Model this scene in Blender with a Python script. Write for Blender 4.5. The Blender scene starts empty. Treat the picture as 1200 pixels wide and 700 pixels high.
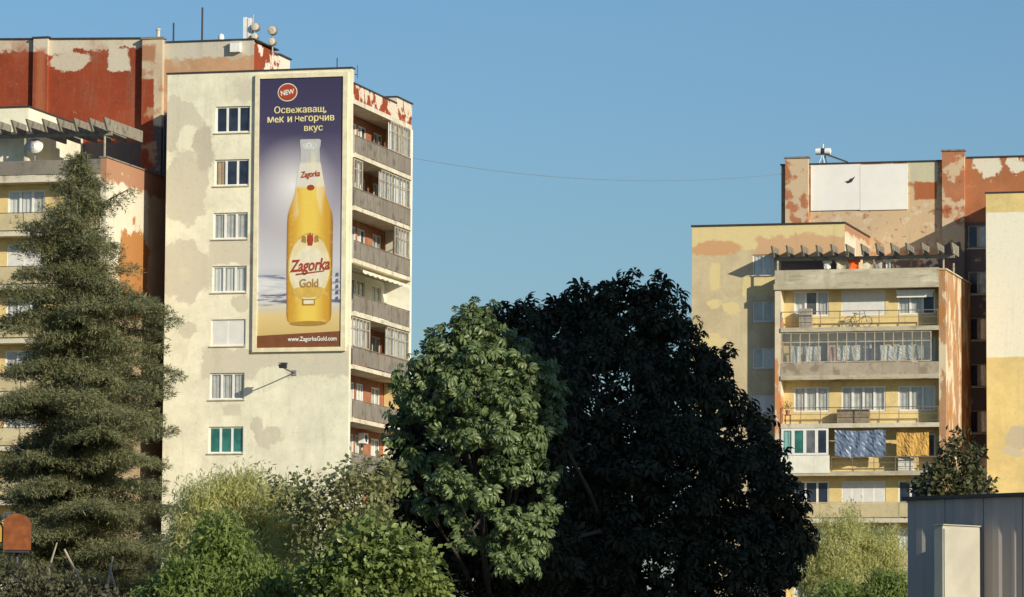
import bpy, math, random
import numpy as np
from mathutils import Vector, Matrix
R_ = math.radians
random.seed(7); rng = np.random.default_rng(7)
scene = bpy.context.scene
COL = scene.collection

# ------------------------------------------------------------------ camera
cam_d = bpy.data.cameras.new('camera'); cam = bpy.data.objects.new('camera', cam_d); COL.objects.link(cam)
cam_d.sensor_width = 36.0; cam_d.lens = 150.0; cam_d.clip_start = 0.5; cam_d.clip_end = 6000
PITCH = math.atan(0.092); ROLL = 0.0062
cam.matrix_world = Matrix.Translation((0, 0, 1.6)) @ Matrix.Rotation(math.pi/2 + PITCH, 4, 'X') @ Matrix.Rotation(ROLL, 4, 'Z')
scene.camera = cam

# ------------------------------------------------------------------ sky, sun, exposure
SUN_EL = R_(21); SUN_AZ = R_(180 - 41)          # clockwise from +Y: behind the camera, to its right
world = bpy.data.worlds.new('World'); scene.world = world; world.use_nodes = True
wt = world.node_tree; wt.nodes.clear()
sky = wt.nodes.new('ShaderNodeTexSky'); sky.sky_type = 'NISHITA'; sky.sun_disc = False
sky.sun_elevation = SUN_EL; sky.sun_rotation = SUN_AZ
sky.altitude = 0; sky.air_density = 1.3; sky.dust_density = 0.6; sky.ozone_density = 7.5
bg = wt.nodes.new('ShaderNodeBackground'); bg.inputs['Strength'].default_value = 0.104
wo = wt.nodes.new('ShaderNodeOutputWorld')
wt.links.new(sky.outputs[0], bg.inputs['Color']); wt.links.new(bg.outputs[0], wo.inputs['Surface'])
sd = bpy.data.lights.new('sun', 'SUN'); sd.energy = 5.0; sd.angle = R_(0.5); sd.color = (1.0, 0.91, 0.73)
sun = bpy.data.objects.new('sun', sd); COL.objects.link(sun)
S = Vector((math.sin(SUN_AZ)*math.cos(SUN_EL), math.cos(SUN_AZ)*math.cos(SUN_EL), math.sin(SUN_EL)))
sun.rotation_euler = S.to_track_quat('Z', 'Y').to_euler(); sun.location = (60, -60, 80)
scene.view_settings.view_transform = 'Standard'; scene.view_settings.look = 'None'
scene.view_settings.exposure = 0.03; scene.view_settings.gamma = 1.0; scene.view_settings.use_curve_mapping = False
scene.cycles.max_bounces = 6; scene.cycles.transparent_max_bounces = 12

# ------------------------------------------------------------------ helpers
def norm(v): return v/np.maximum(np.linalg.norm(v, axis=-1, keepdims=True), 1e-9)
def lin(c):
    return tuple((x/12.92 if x <= .04045 else ((x+.055)/1.055)**2.4) for x in c)
def tag(o, label=None, cat=None, group=None, kind=None):
    for k, v in (('label', label), ('category', cat), ('group', group), ('kind', kind)):
        if v: o[k] = v
    return o
def empty(name, loc=(0, 0, 0), rz=0.0):
    o = bpy.data.objects.new(name, None); COL.objects.link(o); o.location = loc; o.rotation_euler = (0, 0, rz); return o
def link(name, me, parent=None, loc=None, rot=None, scale=None):
    o = bpy.data.objects.new(name, me); COL.objects.link(o)
    if parent is not None: o.parent = parent
    if loc is not None: o.location = loc
    if rot is not None: o.rotation_euler = rot
    if scale is not None: o.scale = scale
    return o
class MB:
    def __init__(s): s.v = []; s.f = []; s.m = []
    def quad(s, pts, mi=0):
        n = len(s.v); s.v += [tuple(p) for p in pts]; s.f.append(tuple(range(n, n+len(pts)))); s.m.append(mi)
    def box(s, x0, x1, y0, y1, z0, z1, mi=0):
        x0, x1 = min(x0, x1), max(x0, x1); y0, y1 = min(y0, y1), max(y0, y1); z0, z1 = min(z0, z1), max(z0, z1)
        n = len(s.v)
        s.v += [(x0,y0,z0),(x1,y0,z0),(x1,y1,z0),(x0,y1,z0),(x0,y0,z1),(x1,y0,z1),(x1,y1,z1),(x0,y1,z1)]
        s.f += [(n,n+3,n+2,n+1),(n+4,n+5,n+6,n+7),(n,n+1,n+5,n+4),(n+1,n+2,n+6,n+5),(n+2,n+3,n+7,n+6),(n+3,n,n+4,n+7)]
        s.m += [mi]*6; return s
    def hexa(s, b, t, mi=0):        # four bottom and four top points, counterclockwise
        n = len(s.v); s.v += [tuple(p) for p in b] + [tuple(p) for p in t]
        s.f += [(n,n+3,n+2,n+1),(n+4,n+5,n+6,n+7),(n,n+1,n+5,n+4),(n+1,n+2,n+6,n+5),(n+2,n+3,n+7,n+6),(n+3,n,n+4,n+7)]
        s.m += [mi]*6; return s
    def tube(s, pts, rad, seg=6, mi=0, caps=True):
        pts = [Vector(p) for p in pts]
        if not hasattr(rad, '__len__'): rad = [rad]*len(pts)
        base = len(s.v)
        for i, p in enumerate(pts):
            d = (pts[min(i+1, len(pts)-1)] - pts[max(i-1, 0)]).normalized()
            a = d.cross(Vector((0, 0, 1)) if abs(d.z) < .9 else Vector((1, 0, 0))).normalized(); b = d.cross(a)
            for k in range(seg):
                t = 2*math.pi*k/seg
                s.v.append(tuple(p + (a*math.cos(t) + b*math.sin(t))*rad[i]))
        for i in range(len(pts)-1):
            for k in range(seg):
                a0 = base+i*seg+k; a1 = base+i*seg+(k+1) % seg
                s.f.append((a0, a1, a1+seg, a0+seg)); s.m.append(mi)
        if caps:
            s.f.append(tuple(base+k for k in range(seg))[::-1]); s.m.append(mi)
            e = base+(len(pts)-1)*seg; s.f.append(tuple(e+k for k in range(seg))); s.m.append(mi)
        return s
    def lathe(s, prof, c=(0, 0, 0), seg=16, mi=0, axis='Z'):
        base = len(s.v)
        for r, h in prof:
            for k in range(seg):
                t = 2*math.pi*k/seg; x, y = r*math.cos(t), r*math.sin(t)
                p = (x, y, h) if axis == 'Z' else ((x, h, y) if axis == 'Y' else (h, x, y))
                s.v.append((c[0]+p[0], c[1]+p[1], c[2]+p[2]))
        for i in range(len(prof)-1):
            for k in range(seg):
                a0 = base+i*seg+k; a1 = base+i*seg+(k+1) % seg
                s.f.append((a0, a1, a1+seg, a0+seg)); s.m.append(mi)
        s.f.append(tuple(base+k for k in range(seg))[::-1]); s.m.append(mi)
        e = base+(len(prof)-1)*seg; s.f.append(tuple(e+k for k in range(seg))); s.m.append(mi)
        return s
    def mesh(s, name, mats, smooth=False):
        me = bpy.data.meshes.new(name); me.from_pydata(s.v, [], s.f)
        for m in (mats if isinstance(mats, (list, tuple)) else [mats]): me.materials.append(m)
        if any(s.m): me.polygons.foreach_set('material_index', s.m)
        if smooth: me.polygons.foreach_set('use_smooth', [True]*len(s.f))
        me.update(); return me
    def build(s, name, mats, parent=None, smooth=False, **k):
        return link(name, s.mesh(name, mats, smooth), parent, **k)
def box(name, mat, parent, x0, x1, y0, y1, z0, z1):
    return MB().box(x0, x1, y0, y1, z0, z1).build(name, mat, parent)
def npmesh(name, V, Fq, mat, smooth=False):
    me = bpy.data.meshes.new(name); nf, k = Fq.shape
    me.vertices.add(len(V)); me.vertices.foreach_set('co', V.astype(np.float32).ravel())
    me.loops.add(nf*k); me.loops.foreach_set('vertex_index', Fq.astype(np.int32).ravel())
    me.polygons.add(nf); me.polygons.foreach_set('loop_start', np.arange(0, nf*k, k, dtype=np.int32))
    me.polygons.foreach_set('loop_total', np.full(nf, k, dtype=np.int32))
    me.materials.append(mat); me.update(calc_edges=True); me.validate(); return me

# ------------------------------------------------------------------ materials
class NT:
    def __init__(s, name):
        s.m = bpy.data.materials.new(name); s.m.use_nodes = True; s.t = s.m.node_tree; s.t.nodes.clear()
        s.out = s.t.nodes.new('ShaderNodeOutputMaterial'); s.b = s.t.nodes.new('ShaderNodeBsdfPrincipled')
        s.t.links.new(s.b.outputs[0], s.out.inputs['Surface'])
        s.tc = s.t.nodes.new('ShaderNodeTexCoord'); s.sep = None
    def n(s, k, **p):
        x = s.t.nodes.new(k)
        for a, v in p.items(): setattr(x, a, v)
        return x
    def l(s, a, b): s.t.links.new(a, b)
    def coord(s, ax):
        if s.sep is None:
            s.sep = s.n('ShaderNodeSeparateXYZ'); s.l(s.tc.outputs['Object'], s.sep.inputs[0])
        return s.sep.outputs[{'x': 0, 'y': 1, 'z': 2}[ax]]
    def math(s, op, a, b=None, c=None, clamp=False):
        x = s.n('ShaderNodeMath', operation=op, use_clamp=clamp)
        for i, q in enumerate((a, b, c)):
            if q is None: continue
            if isinstance(q, (int, float)): x.inputs[i].default_value = q
            else: s.l(q, x.inputs[i])
        return x.outputs[0]
    def noise(s, scale, detail=3, rough=.55, off=0.0):
        mp = s.n('ShaderNodeMapping'); s.l(s.tc.outputs['Object'], mp.inputs[0])
        mp.inputs['Scale'].default_value = scale if hasattr(scale, '__len__') else (scale,)*3
        mp.inputs['Location'].default_value = (off, off*1.7, off*.6)
        nz = s.n('ShaderNodeTexNoise'); nz.inputs['Scale'].default_value = 1.0
        nz.inputs['Detail'].default_value = detail; nz.inputs['Roughness'].default_value = rough
        s.l(mp.outputs[0], nz.inputs[0]); return nz.outputs[0]
    def step(s, v, lo, hi):
        x = s.n('ShaderNodeMapRange', interpolation_type='SMOOTHSTEP'); s.l(v, x.inputs[0])
        x.inputs[1].default_value = lo; x.inputs[2].default_value = hi; return x.outputs[0]
    def mix(s, f, a, b, blend='MIX'):
        x = s.n('ShaderNodeMix', data_type='RGBA', blend_type=blend)
        if isinstance(f, (int, float)): x.inputs[0].default_value = f
        else: s.l(f, x.inputs[0])
        for i, q in ((6, a), (7, b)):
            if isinstance(q, tuple): x.inputs[i].default_value = (*q[:3], 1)
            else: s.l(q, x.inputs[i])
        return x.outputs[2]
    def bump(s, h, strength=.3, dist=.02):
        b = s.n('ShaderNodeBump'); b.inputs['Strength'].default_value = strength; b.inputs['Distance'].default_value = dist
        s.l(h, b.inputs['Height']); s.l(b.outputs[0], s.b.inputs['Normal'])
def plain(name, c, rough=.7, var=.12, scale=3.0, metal=0.0, spec=.3, bump=0.0):
    t = NT(name); nz = t.noise(scale, 4)
    col = t.mix(t.step(nz, .3, .7), tuple(x*(1-var) for x in c), tuple(min(1, x*(1+var)) for x in c))
    t.l(col, t.b.inputs['Base Color']); t.b.inputs['Roughness'].default_value = rough
    t.b.inputs['Metallic'].default_value = metal; t.b.inputs['Specular IOR Level'].default_value = spec
    if bump: t.bump(t.noise(scale*6, 3), bump)
    return t.m
def plaster(name, base, layers=(), ax='x', dirt=.35, dirtcol=(.27, .235, .175), mott=.13, streak=.8):
    """painted render; each layer is one coat, bare patch or painted-in shade with a ragged edge"""
    t = NT(name); u, z = t.coord(ax), t.coord('z')
    m1 = t.noise(.55, 8, .7); col = t.mix(t.step(m1, .3, .7), tuple(x*(1-mott) for x in base), tuple(min(.9, x*(1+mott)) for x in base))
    wcache = {}
    for i, L in enumerate(layers):
        kind, c = L[0], L[1]; p = L[2:]
        if kind == 'noise':                       # scale, lo, hi, offset
            mk = t.step(t.noise(p[0], 5, .6, p[3]), p[1], p[2])
        else:
            warp, ws, soft = p[-3:]
            if ws not in wcache:
                wcache[ws] = (t.math('SUBTRACT', t.noise(ws, 8, .74, 3.1), .5), t.math('SUBTRACT', t.noise(ws, 8, .74, 17.3), .5))
            w1, w2 = wcache[ws]
            uu = t.math('MULTIPLY_ADD', w1, warp*5, u); zz = t.math('MULTIPLY_ADD', w2, warp*5, z)
            if kind == 'above': mk = t.step(zz, p[0]-soft, p[0]+soft)
            elif kind == 'box':
                du = t.math('SUBTRACT', (p[1]-p[0])/2, t.math('ABSOLUTE', t.math('SUBTRACT', uu, (p[0]+p[1])/2)))
                dz = t.math('SUBTRACT', (p[3]-p[2])/2, t.math('ABSOLUTE', t.math('SUBTRACT', zz, (p[2]+p[3])/2)))
                mk = t.step(t.math('MINIMUM', du, dz), -soft, soft)
            elif kind == 'ell':
                a = t.math('DIVIDE', t.math('SUBTRACT', uu, p[0]), p[2]); b = t.math('DIVIDE', t.math('SUBTRACT', zz, p[1]), p[3])
                r = t.math('ADD', t.math('MULTIPLY', a, a), t.math('MULTIPLY', b, b))
                mk = t.step(t.math('SUBTRACT', 1.0, r), -soft, soft)
        col = t.mix(mk, col, c)
    sc = (1.6, 1.6, .16)
    st = t.step(t.noise(sc, 5, .65, 5.0), .52, .78)
    col = t.mix(t.math('MULTIPLY', st, streak*dirt), col, dirtcol)
    sp = t.step(t.noise(5.0, 6, .75, 9.0), .52, .72)
    col = t.mix(t.math('MULTIPLY', sp, dirt*.7), col, dirtcol)
    fl = t.step(t.noise(1.7, 9, .8, 21.0), .62, .66)
    col = t.mix(t.math('MULTIPLY', fl, dirt*.9), col, dirtcol)
    t.l(col, t.b.inputs['Base Color']); t.b.inputs['Roughness'].default_value = .92; t.b.inputs['Specular IOR Level'].default_value = .15
    t.bump(t.noise(7.0, 5, .65), .35, .03)
    return t.m
def glass(name, tint=(.02, .025, .035), rough=.08):
    t = NT(name); t.b.inputs['Roughness'].default_value = rough; t.b.inputs['Specular IOR Level'].default_value = .5
    col = t.mix(t.step(t.noise(1.3, 3), .35, .65), tuple(x*.55 for x in tint), tint)
    t.l(col, t.b.inputs['Base Color']); t.bump(t.noise(2.0, 2), .05, .02); return t.m
def clear_glass(name, tint=(.9, .93, .92), amount=.25):
    t = NT(name); tr = t.n('ShaderNodeBsdfTransparent'); tr.inputs[0].default_value = (*tint, 1)
    gl = t.n('ShaderNodeBsdfGlossy'); gl.inputs['Roughness'].default_value = .06
    dirt = t.n('ShaderNodeBsdfDiffuse'); dirt.inputs[0].default_value = (.45, .43, .38, 1)
    m0 = t.n('ShaderNodeMixShader'); m0.inputs[0].default_value = amount; t.l(tr.outputs[0], m0.inputs[1]); t.l(dirt.outputs[0], m0.inputs[2])
    m1 = t.n('ShaderNodeMixShader'); m1.inputs[0].default_value = .07; t.l(m0.outputs[0], m1.inputs[1]); t.l(gl.outputs[0], m1.inputs[2])
    t.l(m1.outputs[0], t.out.inputs['Surface']); return t.m
def leafmat(name, dark, light, trans=.35, rough=.5, spec=.4):
    t = NT(name); g = t.n('ShaderNodeNewGeometry'); rnd = g.outputs['Random Per Island']
    col = t.mix(rnd, dark, light)
    nz = t.step(t.noise(.8, 2), .35, .65)
    col = t.mix(t.math('MULTIPLY', nz, .5), col, light)
    t.l(col, t.b.inputs['Base Color']); t.b.inputs['Roughness'].default_value = rough; t.b.inputs['Specular IOR Level'].default_value = spec
    tr = t.n('ShaderNodeBsdfTranslucent'); t.l(t.mix(.5, col, tuple(min(1, x*1.5) for x in light)), tr.inputs[0])
    m = t.n('ShaderNodeMixShader'); m.inputs[0].default_value = trans
    t.l(t.b.outputs[0], m.inputs[1]); t.l(tr.outputs[0], m.inputs[2]); t.l(m.outputs[0], t.out.inputs['Surface'])
    return t.m

CREAM = (.80, .76, .58); GREYP = (.63, .58, .45); YEL = (.72, .59, .30); RED = (.29, .058, .024); BRICK = (.46, .24, .13); ORANGE = (.44, .20, .065)
TAN = (.62, .50, .34); PALE = (.74, .68, .52)
M = {}
M['coping'] = plain('dark_coping', (.05, .045, .045), .6)
M['concrete'] = plaster('weathered_concrete', (.50, .45, .33), (('noise', (.36, .32, .22), (.7, .7, 3.5), .5, .72, 2.0), ('noise', (.64, .60, .44), (.5, .5, 2.2), .52, .7, 6.0), ('noise', (.20, .17, .12), (.35, .35, 7.0), .62, .68, 9.0)), dirt=.7)
M['concrete_beam'] = plaster('dark_beam_concrete', (.25, .225, .18), (('noise', (.14, .125, .10), 2.2, .5, .66, 2.0),), dirt=.6)  # darker, blotchy concrete tone for the pergola
M['concrete_pale'] = plaster('pale_concrete', (.66, .60, .46), (('noise', (.42, .37, .27), 1.8, .54, .7, 2.0),), dirt=.6)
M['concrete_dark'] = plaster('dark_concrete', (.24, .215, .18), (('noise', (.13, .115, .10), 1.8, .5, .7, 2.0),), dirt=.5)
M['frame_white'] = plain('white_window_frame', (.80, .79, .74), .45, .05)
M['frame_wood'] = plain('old_wood_frame', (.42, .36, .27), .7, .2)
M['glass'] = glass('dark_window_glass', (.035, .045, .075))
M['glass_grey'] = glass('grey_window_glass', (.16, .17, .18), .15)
M['glass_teal'] = glass('teal_window_glass', (.05, .22, .19), .2)
M['clear'] = clear_glass('dusty_glazing', tint=(.96, .97, .97), amount=.10)
M['curtain'] = plain('white_net_curtain', (.84, .84, .81), .9, .06)
M['curtain_grey'] = plain('grey_net_curtain', (.62, .61, .58), .9, .15)
M['curtain_orange'] = plain('orange_curtain', (.60, .38, .16), .9, .15)
M['curtain_teal'] = plain('turquoise_curtain', (.22, .62, .55), .9, .1)
M['shutter'] = plain('white_roller_shutter', (.80, .79, .75), .6, .04)
M['rail'] = plain('brown_iron_rail', (.20, .16, .11), .6, .2)
M['rail_grey'] = plaster('grey_sheet_railing', (.23, .205, .17), (('noise', (.13, .11, .09), 1.4, .5, .7, 1.0),), ax='y', dirt=.4)
M['panel_yellow'] = plaster('yellow_sheet_railing', (.58, .49, .29), (('noise', (.50, .40, .22), 1.8, .55, .7, 1.0),), dirt=.5)
M['yellow_wall'] = plaster('yellow_render', (.74, .57, .26), (('noise', (.62, .48, .24), 1.2, .5, .7, 4.0),), dirt=.45)
M['brown_wall'] = plaster('red_brown_render', (.34, .14, .075), (('noise', (.42, .20, .11), 1.2, .5, .7, 4.0),), ax='y', dirt=.3)
M['white_wall'] = plaster('whitewashed_render', (.82, .78, .66), (), dirt=.15)
M['shade_wall'] = plaster('dim_grey_render', (.26, .22, .20), (('noise', (.18, .15, .14), .8, .5, .7, 4.0),), dirt=.4)
M['metal'] = plain('galvanised_metal', (.42, .42, .42), .45, .15, metal=.6)
M['metal_dark'] = plain('dark_painted_metal', (.045, .045, .05), .5, .2)
M['white_paint'] = plain('white_painted_metal', (.80, .79, .74), .45, .05)
M['rubber'] = plain('black_cable', (.16, .19, .23), .6, .1)

# ------------------------------------------------------------------ ground
def setting(name, mb, mat):
    return tag(mb.build(name, mat), kind='structure')
tg = NT('grassy_ground'); cg = tg.mix(tg.step(tg.noise(.15, 5), .35, .65), (.055, .075, .025), (.11, .10, .05))
tg.l(cg, tg.b.inputs['Base Color']); tg.b.inputs['Roughness'].default_value = .95; tg.bump(tg.noise(3.0, 4), .5, .05)
g = MB(); g.quad([(-3000, -3000, 0), (3000, -3000, 0), (3000, 3000, 0), (-3000, 3000, 0)]); setting('ground', g, tg.m)
asphalt = plain('asphalt', (.05, .05, .052), .9, .2, 2.0, bump=.2)
g = MB(); g.quad([(-120, 108, .004), (120, 108, .004), (120, 117, .004), (-120, 117, .004)]); setting('road', g, asphalt)
setting('pavement', MB().box(-120, 120, 104, 108, -.2, .13), plain('pavement_concrete', (.32, .30, .27), .9, .15, 1.0, bump=.2))

# ------------------------------------------------------------------ shared building pieces
def front_map(v0): return lambda a, d, z: (a, v0+d, z)          # a runs along u, d goes inwards
def side_map(u0): return lambda a, d, z: (u0-d, a, z)           # right-hand side, a runs along v
def mbox(mb, mp, a0, a1, d0, d1, z0, z1, mi=0):
    p, q = mp(a0, d0, z0), mp(a1, d1, z1); mb.box(p[0], q[0], p[1], q[1], p[2], q[2], mi)
def wall(name, mat, parent, mp, a0, a1, z0, z1, holes=(), depth=.22, top=None):
    """a wall face with real openings and reveals; top(a) may slope the top edge"""
    mb = MB(); A = sorted({a0, a1, *[h[0] for h in holes], *[h[1] for h in holes]}); Z = sorted({z0, z1, *[h[2] for h in holes], *[h[3] for h in holes]})
    A = [a for a in A if a0-1e-6 <= a <= a1+1e-6]; Z = [z for z in Z if z0-1e-6 <= z <= z1+1e-6]
    for i in range(len(A)-1):
        for j in range(len(Z)-1):
            ca, cz = (A[i]+A[i+1])/2, (Z[j]+Z[j+1])/2
            if any(h[0] < ca < h[1] and h[2] < cz < h[3] for h in holes): continue
            za, zb = Z[j+1], Z[j+1]
            if top and j == len(Z)-2: za, zb = top(A[i]), top(A[i+1])
            mb.quad([mp(A[i], 0, Z[j]), mp(A[i+1], 0, Z[j]), mp(A[i+1], 0, zb), mp(A[i], 0, za)])
    for h in holes:
        b0, b1, y0, y1 = h[:4]; D = depth
        mb.quad([mp(b0,0,y0), mp(b0,0,y1), mp(b0,D,y1), mp(b0,D,y0)]); mb.quad([mp(b1,0,y0), mp(b1,D,y0), mp(b1,D,y1), mp(b1,0,y1)])
        mb.quad([mp(b0,0,y0), mp(b0,D,y0), mp(b1,D,y0), mp(b1,0,y0)]); mb.quad([mp(b0,0,y1), mp(b1,0,y1), mp(b1,D,y1), mp(b0,D,y1)])
        mb.quad([mp(b0,D+.25,y0), mp(b1,D+.25,y0), mp(b1,D+.25,y1), mp(b0,D+.25,y1)])      # closes the opening behind the window
    return mb.build(name, mat, parent)
def curtain_mesh(mp, a0, a1, d, z0, z1, mat, folds=None):
    n = max(6, int((a1-a0)*14)); mb = MB(); ph = random.random()*6
    xs = [a0+(a1-a0)*i/n for i in range(n+1)]; ds = [d+.025*math.sin(i*1.9+ph)+.012*math.sin(i*.7+ph) for i in range(n+1)]
    for i in range(n): mb.quad([mp(xs[i],ds[i],z0), mp(xs[i+1],ds[i+1],z0), mp(xs[i+1],ds[i+1],z1), mp(xs[i],ds[i],z1)])
    return mb.mesh('curtain', mat)
def window(parent, mp, a0, a1, z0, z1, panes, d=.09, frame='frame_white', fw=.08, sill=True, ratio=None):
    """window part (outer frame and mullions) with one pane each and, where seen, a curtain behind it"""
    n = len(panes); fb = MB(); e = .004; a0 += e; a1 -= e; z0 += e; z1 -= e
    mbox(fb, mp, a0, a0+fw, d, d+.07, z0, z1); mbox(fb, mp, a1-fw, a1, d, d+.07, z0, z1)
    mbox(fb, mp, a0+fw, a1-fw, d, d+.07, z0, z0+fw); mbox(fb, mp, a0+fw, a1-fw, d, d+.07, z1-fw, z1)
    ratio = ratio or [1]*n; tot = sum(ratio); xs = [a0]
    for r in ratio: xs.append(xs[-1]+(a1-a0)*r/tot)
    for x in xs[1:-1]: mbox(fb, mp, x-fw*.75, x+fw*.75, d-.004, d+.066, z0+fw, z1-fw)
    w = fb.build('window', M[frame], parent)
    if sill:
        sb = MB(); mbox(sb, mp, a0-.06, a1+.06, -.08, d, z0-.06, z0-.005); sb.build('sill', M['concrete_pale'], w)
    for i, k in enumerate(panes):
        p0 = xs[i]+(fw if i == 0 else fw*.75); p1 = xs[i+1]-(fw if i == n-1 else fw*.75)
        pb = MB()
        if k == 'shutter':
            y = z0+fw
            while y < z1-fw-.01:
                y1 = min(y+.055, z1-fw); mbox(pb, mp, p0, p1, d-.01, d+.03, y, y1-.008); y += .055
            pb.build('shutter', M['shutter'], w); continue
        mbox(pb, mp, p0, p1, d+.028, d+.040, z0+fw, z1-fw)
        if k in ('glass', 'glass_grey', 'glass_teal'):
            pb.build('pane', M[k], w)
        else:
            pb.build('pane', M['clear'], w)
            link('curtain', curtain_mesh(mp, p0, p1, d+.085, z0+fw*.4, z1-fw*.4, M[k]), w)
    return w
def slab(parent, mp, a0, a1, d0, d1, z0, z1, mat='concrete_pale'):
    b = MB(); mbox(b, mp, a0, a1, d0, d1, z0, z1); return b.build('balcony_slab', M[mat], parent)
def railing(bal, mp, a0, a1, z0, h, kind='bars', mat='rail', n=8, d=0.03, panelmat='panel_yellow', gaps=()):
    step = (a1-a0)/n
    b = MB(); mbox(b, mp, a0, a1, d-.02, d+.03, z0+h-.05, z0+h); b.build('top_rail', M[mat], bal)
    if kind == 'bars':
        for hh in (.12, h*.55):
            b = MB(); mbox(b, mp, a0, a1, d-.005, d+.015, z0+hh, z0+hh+.025); b.build('rail', M[mat], bal)
    for i in range(n+1):
        b = MB(); x = a0+i*step; x = min(max(x, a0+.02), a1-.02)
        mbox(b, mp, x-.018, x+.018, d-.012, d+.024, z0, z0+h-.05); b.build('railing_post', M[mat], bal)
    for i in range(n):
        if kind == 'panel' and i not in gaps:
            b = MB(); mbox(b, mp, a0+i*step+.022, a0+(i+1)*step-.022, d-.002, d+.012, z0+.06+random.uniform(-.015, .015), z0+h-.07)
            b.build('railing_panel', M[panelmat], bal)

# ================================================================== LEFT APARTMENT BUILDING
A = tag(empty('apartment_building', (-8.61, 225, 0), -R_(15)),
        'tall cream apartment block with blank gable behind the beer poster and a red attic wall', 'building')
fm = front_map(0.0)
gw = []
for i in range(9):
    z0 = 31.29-2.865*i; x = -7.60-.028*i
    gw.append((x, x+1.94, z0, z0+1.42))
patches = [
 ('ell', GREYP, -9.7, 31.8, 1.3, 1.5, .5, .8, .15), ('ell', CREAM, -9.1, 30.7, .75, 1.1, .3, .9, .2), ('ell', GREYP, -9.3, 28.4, 1.35, 2.0, .35, .7, .1), ('ell', (.55,.50,.39), -8.2, 30.6, .6, 1.3, .4, .9, .3),
 ('box', GREYP, -6.6, -5.4, 32.9, 34.1, .35, 1.1, .2), ('ell', GREYP, -9.6, 24.0, 1.9, 1.7, .6, .6, .12), ('box', GREYP, -7.9, -5.4, 24.15, 25.65, .3, .9, .08),
 ('ell', GREYP, -6.1, 22.1, .5, .5, .2, 1.3, .2), ('box', GREYP, -8.2, 0.3, 18.05, 19.75, .35, .7, .08), ('ell', CREAM, -4.3, 18.1, .8, .6, .3, .8, .2),
 ('box', GREYP, -7.0, -6.0, 16.1, 16.65, .15, 1.2, .08), ('ell', GREYP, -5.1, 15.6, .35, .5, .2, 1.3, .25), ('ell', GREYP, -4.4, 14.9, .8, .55, .35, 1.0, .25),
 ('ell', GREYP, -9.0, 20.8, .5, .4, .3, 1.0, .2), ('noise', (.70, .64, .46), .7, .55, .75, 11.0)]
M['gable'] = plaster('cream_gable_render', CREAM, patches, dirt=.3)
wall('gable_wall', M['gable'], A, fm, -10.36, 0, 0, 34.55, gw)
M['side_strip'] = plaster('cream_side_render', PALE, (), ax='y', dirt=.3)
b = MB(); b.box(-10.36, -.002, .45, .5, 33.8, 34.55)
b.quad([(0,0,0),(0,.35,0),(0,.35,34.55),(0,0,34.55)]); b.quad([(-10.36,.5,0),(-10.36,0,0),(-10.36,0,34.55),(-10.36,.5,34.55)])
b.build('gable_edge', M['side_strip'], A)
b = MB(); b.box(-10.42, .05, -.06, .52, 34.553, 34.63); b.build('coping', M['coping'], A)
wk = [['glass']*3, ['curtain_orange','glass','glass'], ['curtain_grey']*3, ['curtain','curtain','curtain'], ['shutter','shutter'], ['curtain_grey']*3, ['glass_teal']*3, ['glass']*3, ['curtain']*3]
for h, k in zip(gw, wk): window(A, fm, *h, k, frame='frame_white')
# left side (hidden in shade) and back of the gable block
wall('side_wall', M['shade_wall'], A, lambda a, d, z: (-10.36+d, a, z), .5, 11.3, 0, 33.9)
wall('back_wall', M['shade_wall'], A, lambda a, d, z: (a, 11.3-d, z), -10.36, 0, 0, 33.9)
# right side: loggias stacked along v
sm = side_map(0.0)
M['side_parapet'] = plaster('peeling_red_parapet', RED, (('noise', (.66,.58,.46), .55, .5, .53, 3.0), ('noise', (.50,.34,.22), 1.1, .6, .63, 7.0)), ax='y', dirt=.3)
b = MB(); mbox(b, sm, .35, 11.3, 0, 1.0, 32.95, 33.78); b.build('roof_parapet', M['side_parapet'], A)
b = MB(); mbox(b, sm, .35, 8.4, -.05, 1.05, 33.783, 33.86); mbox(b, sm, 8.36, 11.45, -.08, 1.3, 34.143, 34.22); b.build('parapet_coping', M['coping'], A)
b = MB(); mbox(b, sm, 8.4, 11.4, -.02, 1.25, 33.3, 34.14); b.build('parapet_pier', M['side_parapet'], A)
b = MB(); mbox(b, sm, .35, 11.3, -.06, 1.4, 32.7, 32.945); b.build('roof_slab', M['concrete_pale'], A)
b = MB(); mbox(b, sm, 11.0, 11.34, -.10, 1.5, 0, 32.695); b.build('end_wall', M['white_wall'], A)
b = MB(); b.box(-10.3, -1.0, .5, 11.3, 33.6, 33.7); b.build('roof', M['concrete_dark'], A)
LD = 1.35
dm = lambda a, d, z: sm(a, LD+d, z)
side_walls = ['brown_wall', 'brown_wall', 'brown_wall', 'white_wall', 'brown_wall', 'brown_wall', 'brown_wall', 'brown_wall', 'brown_wall']
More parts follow.
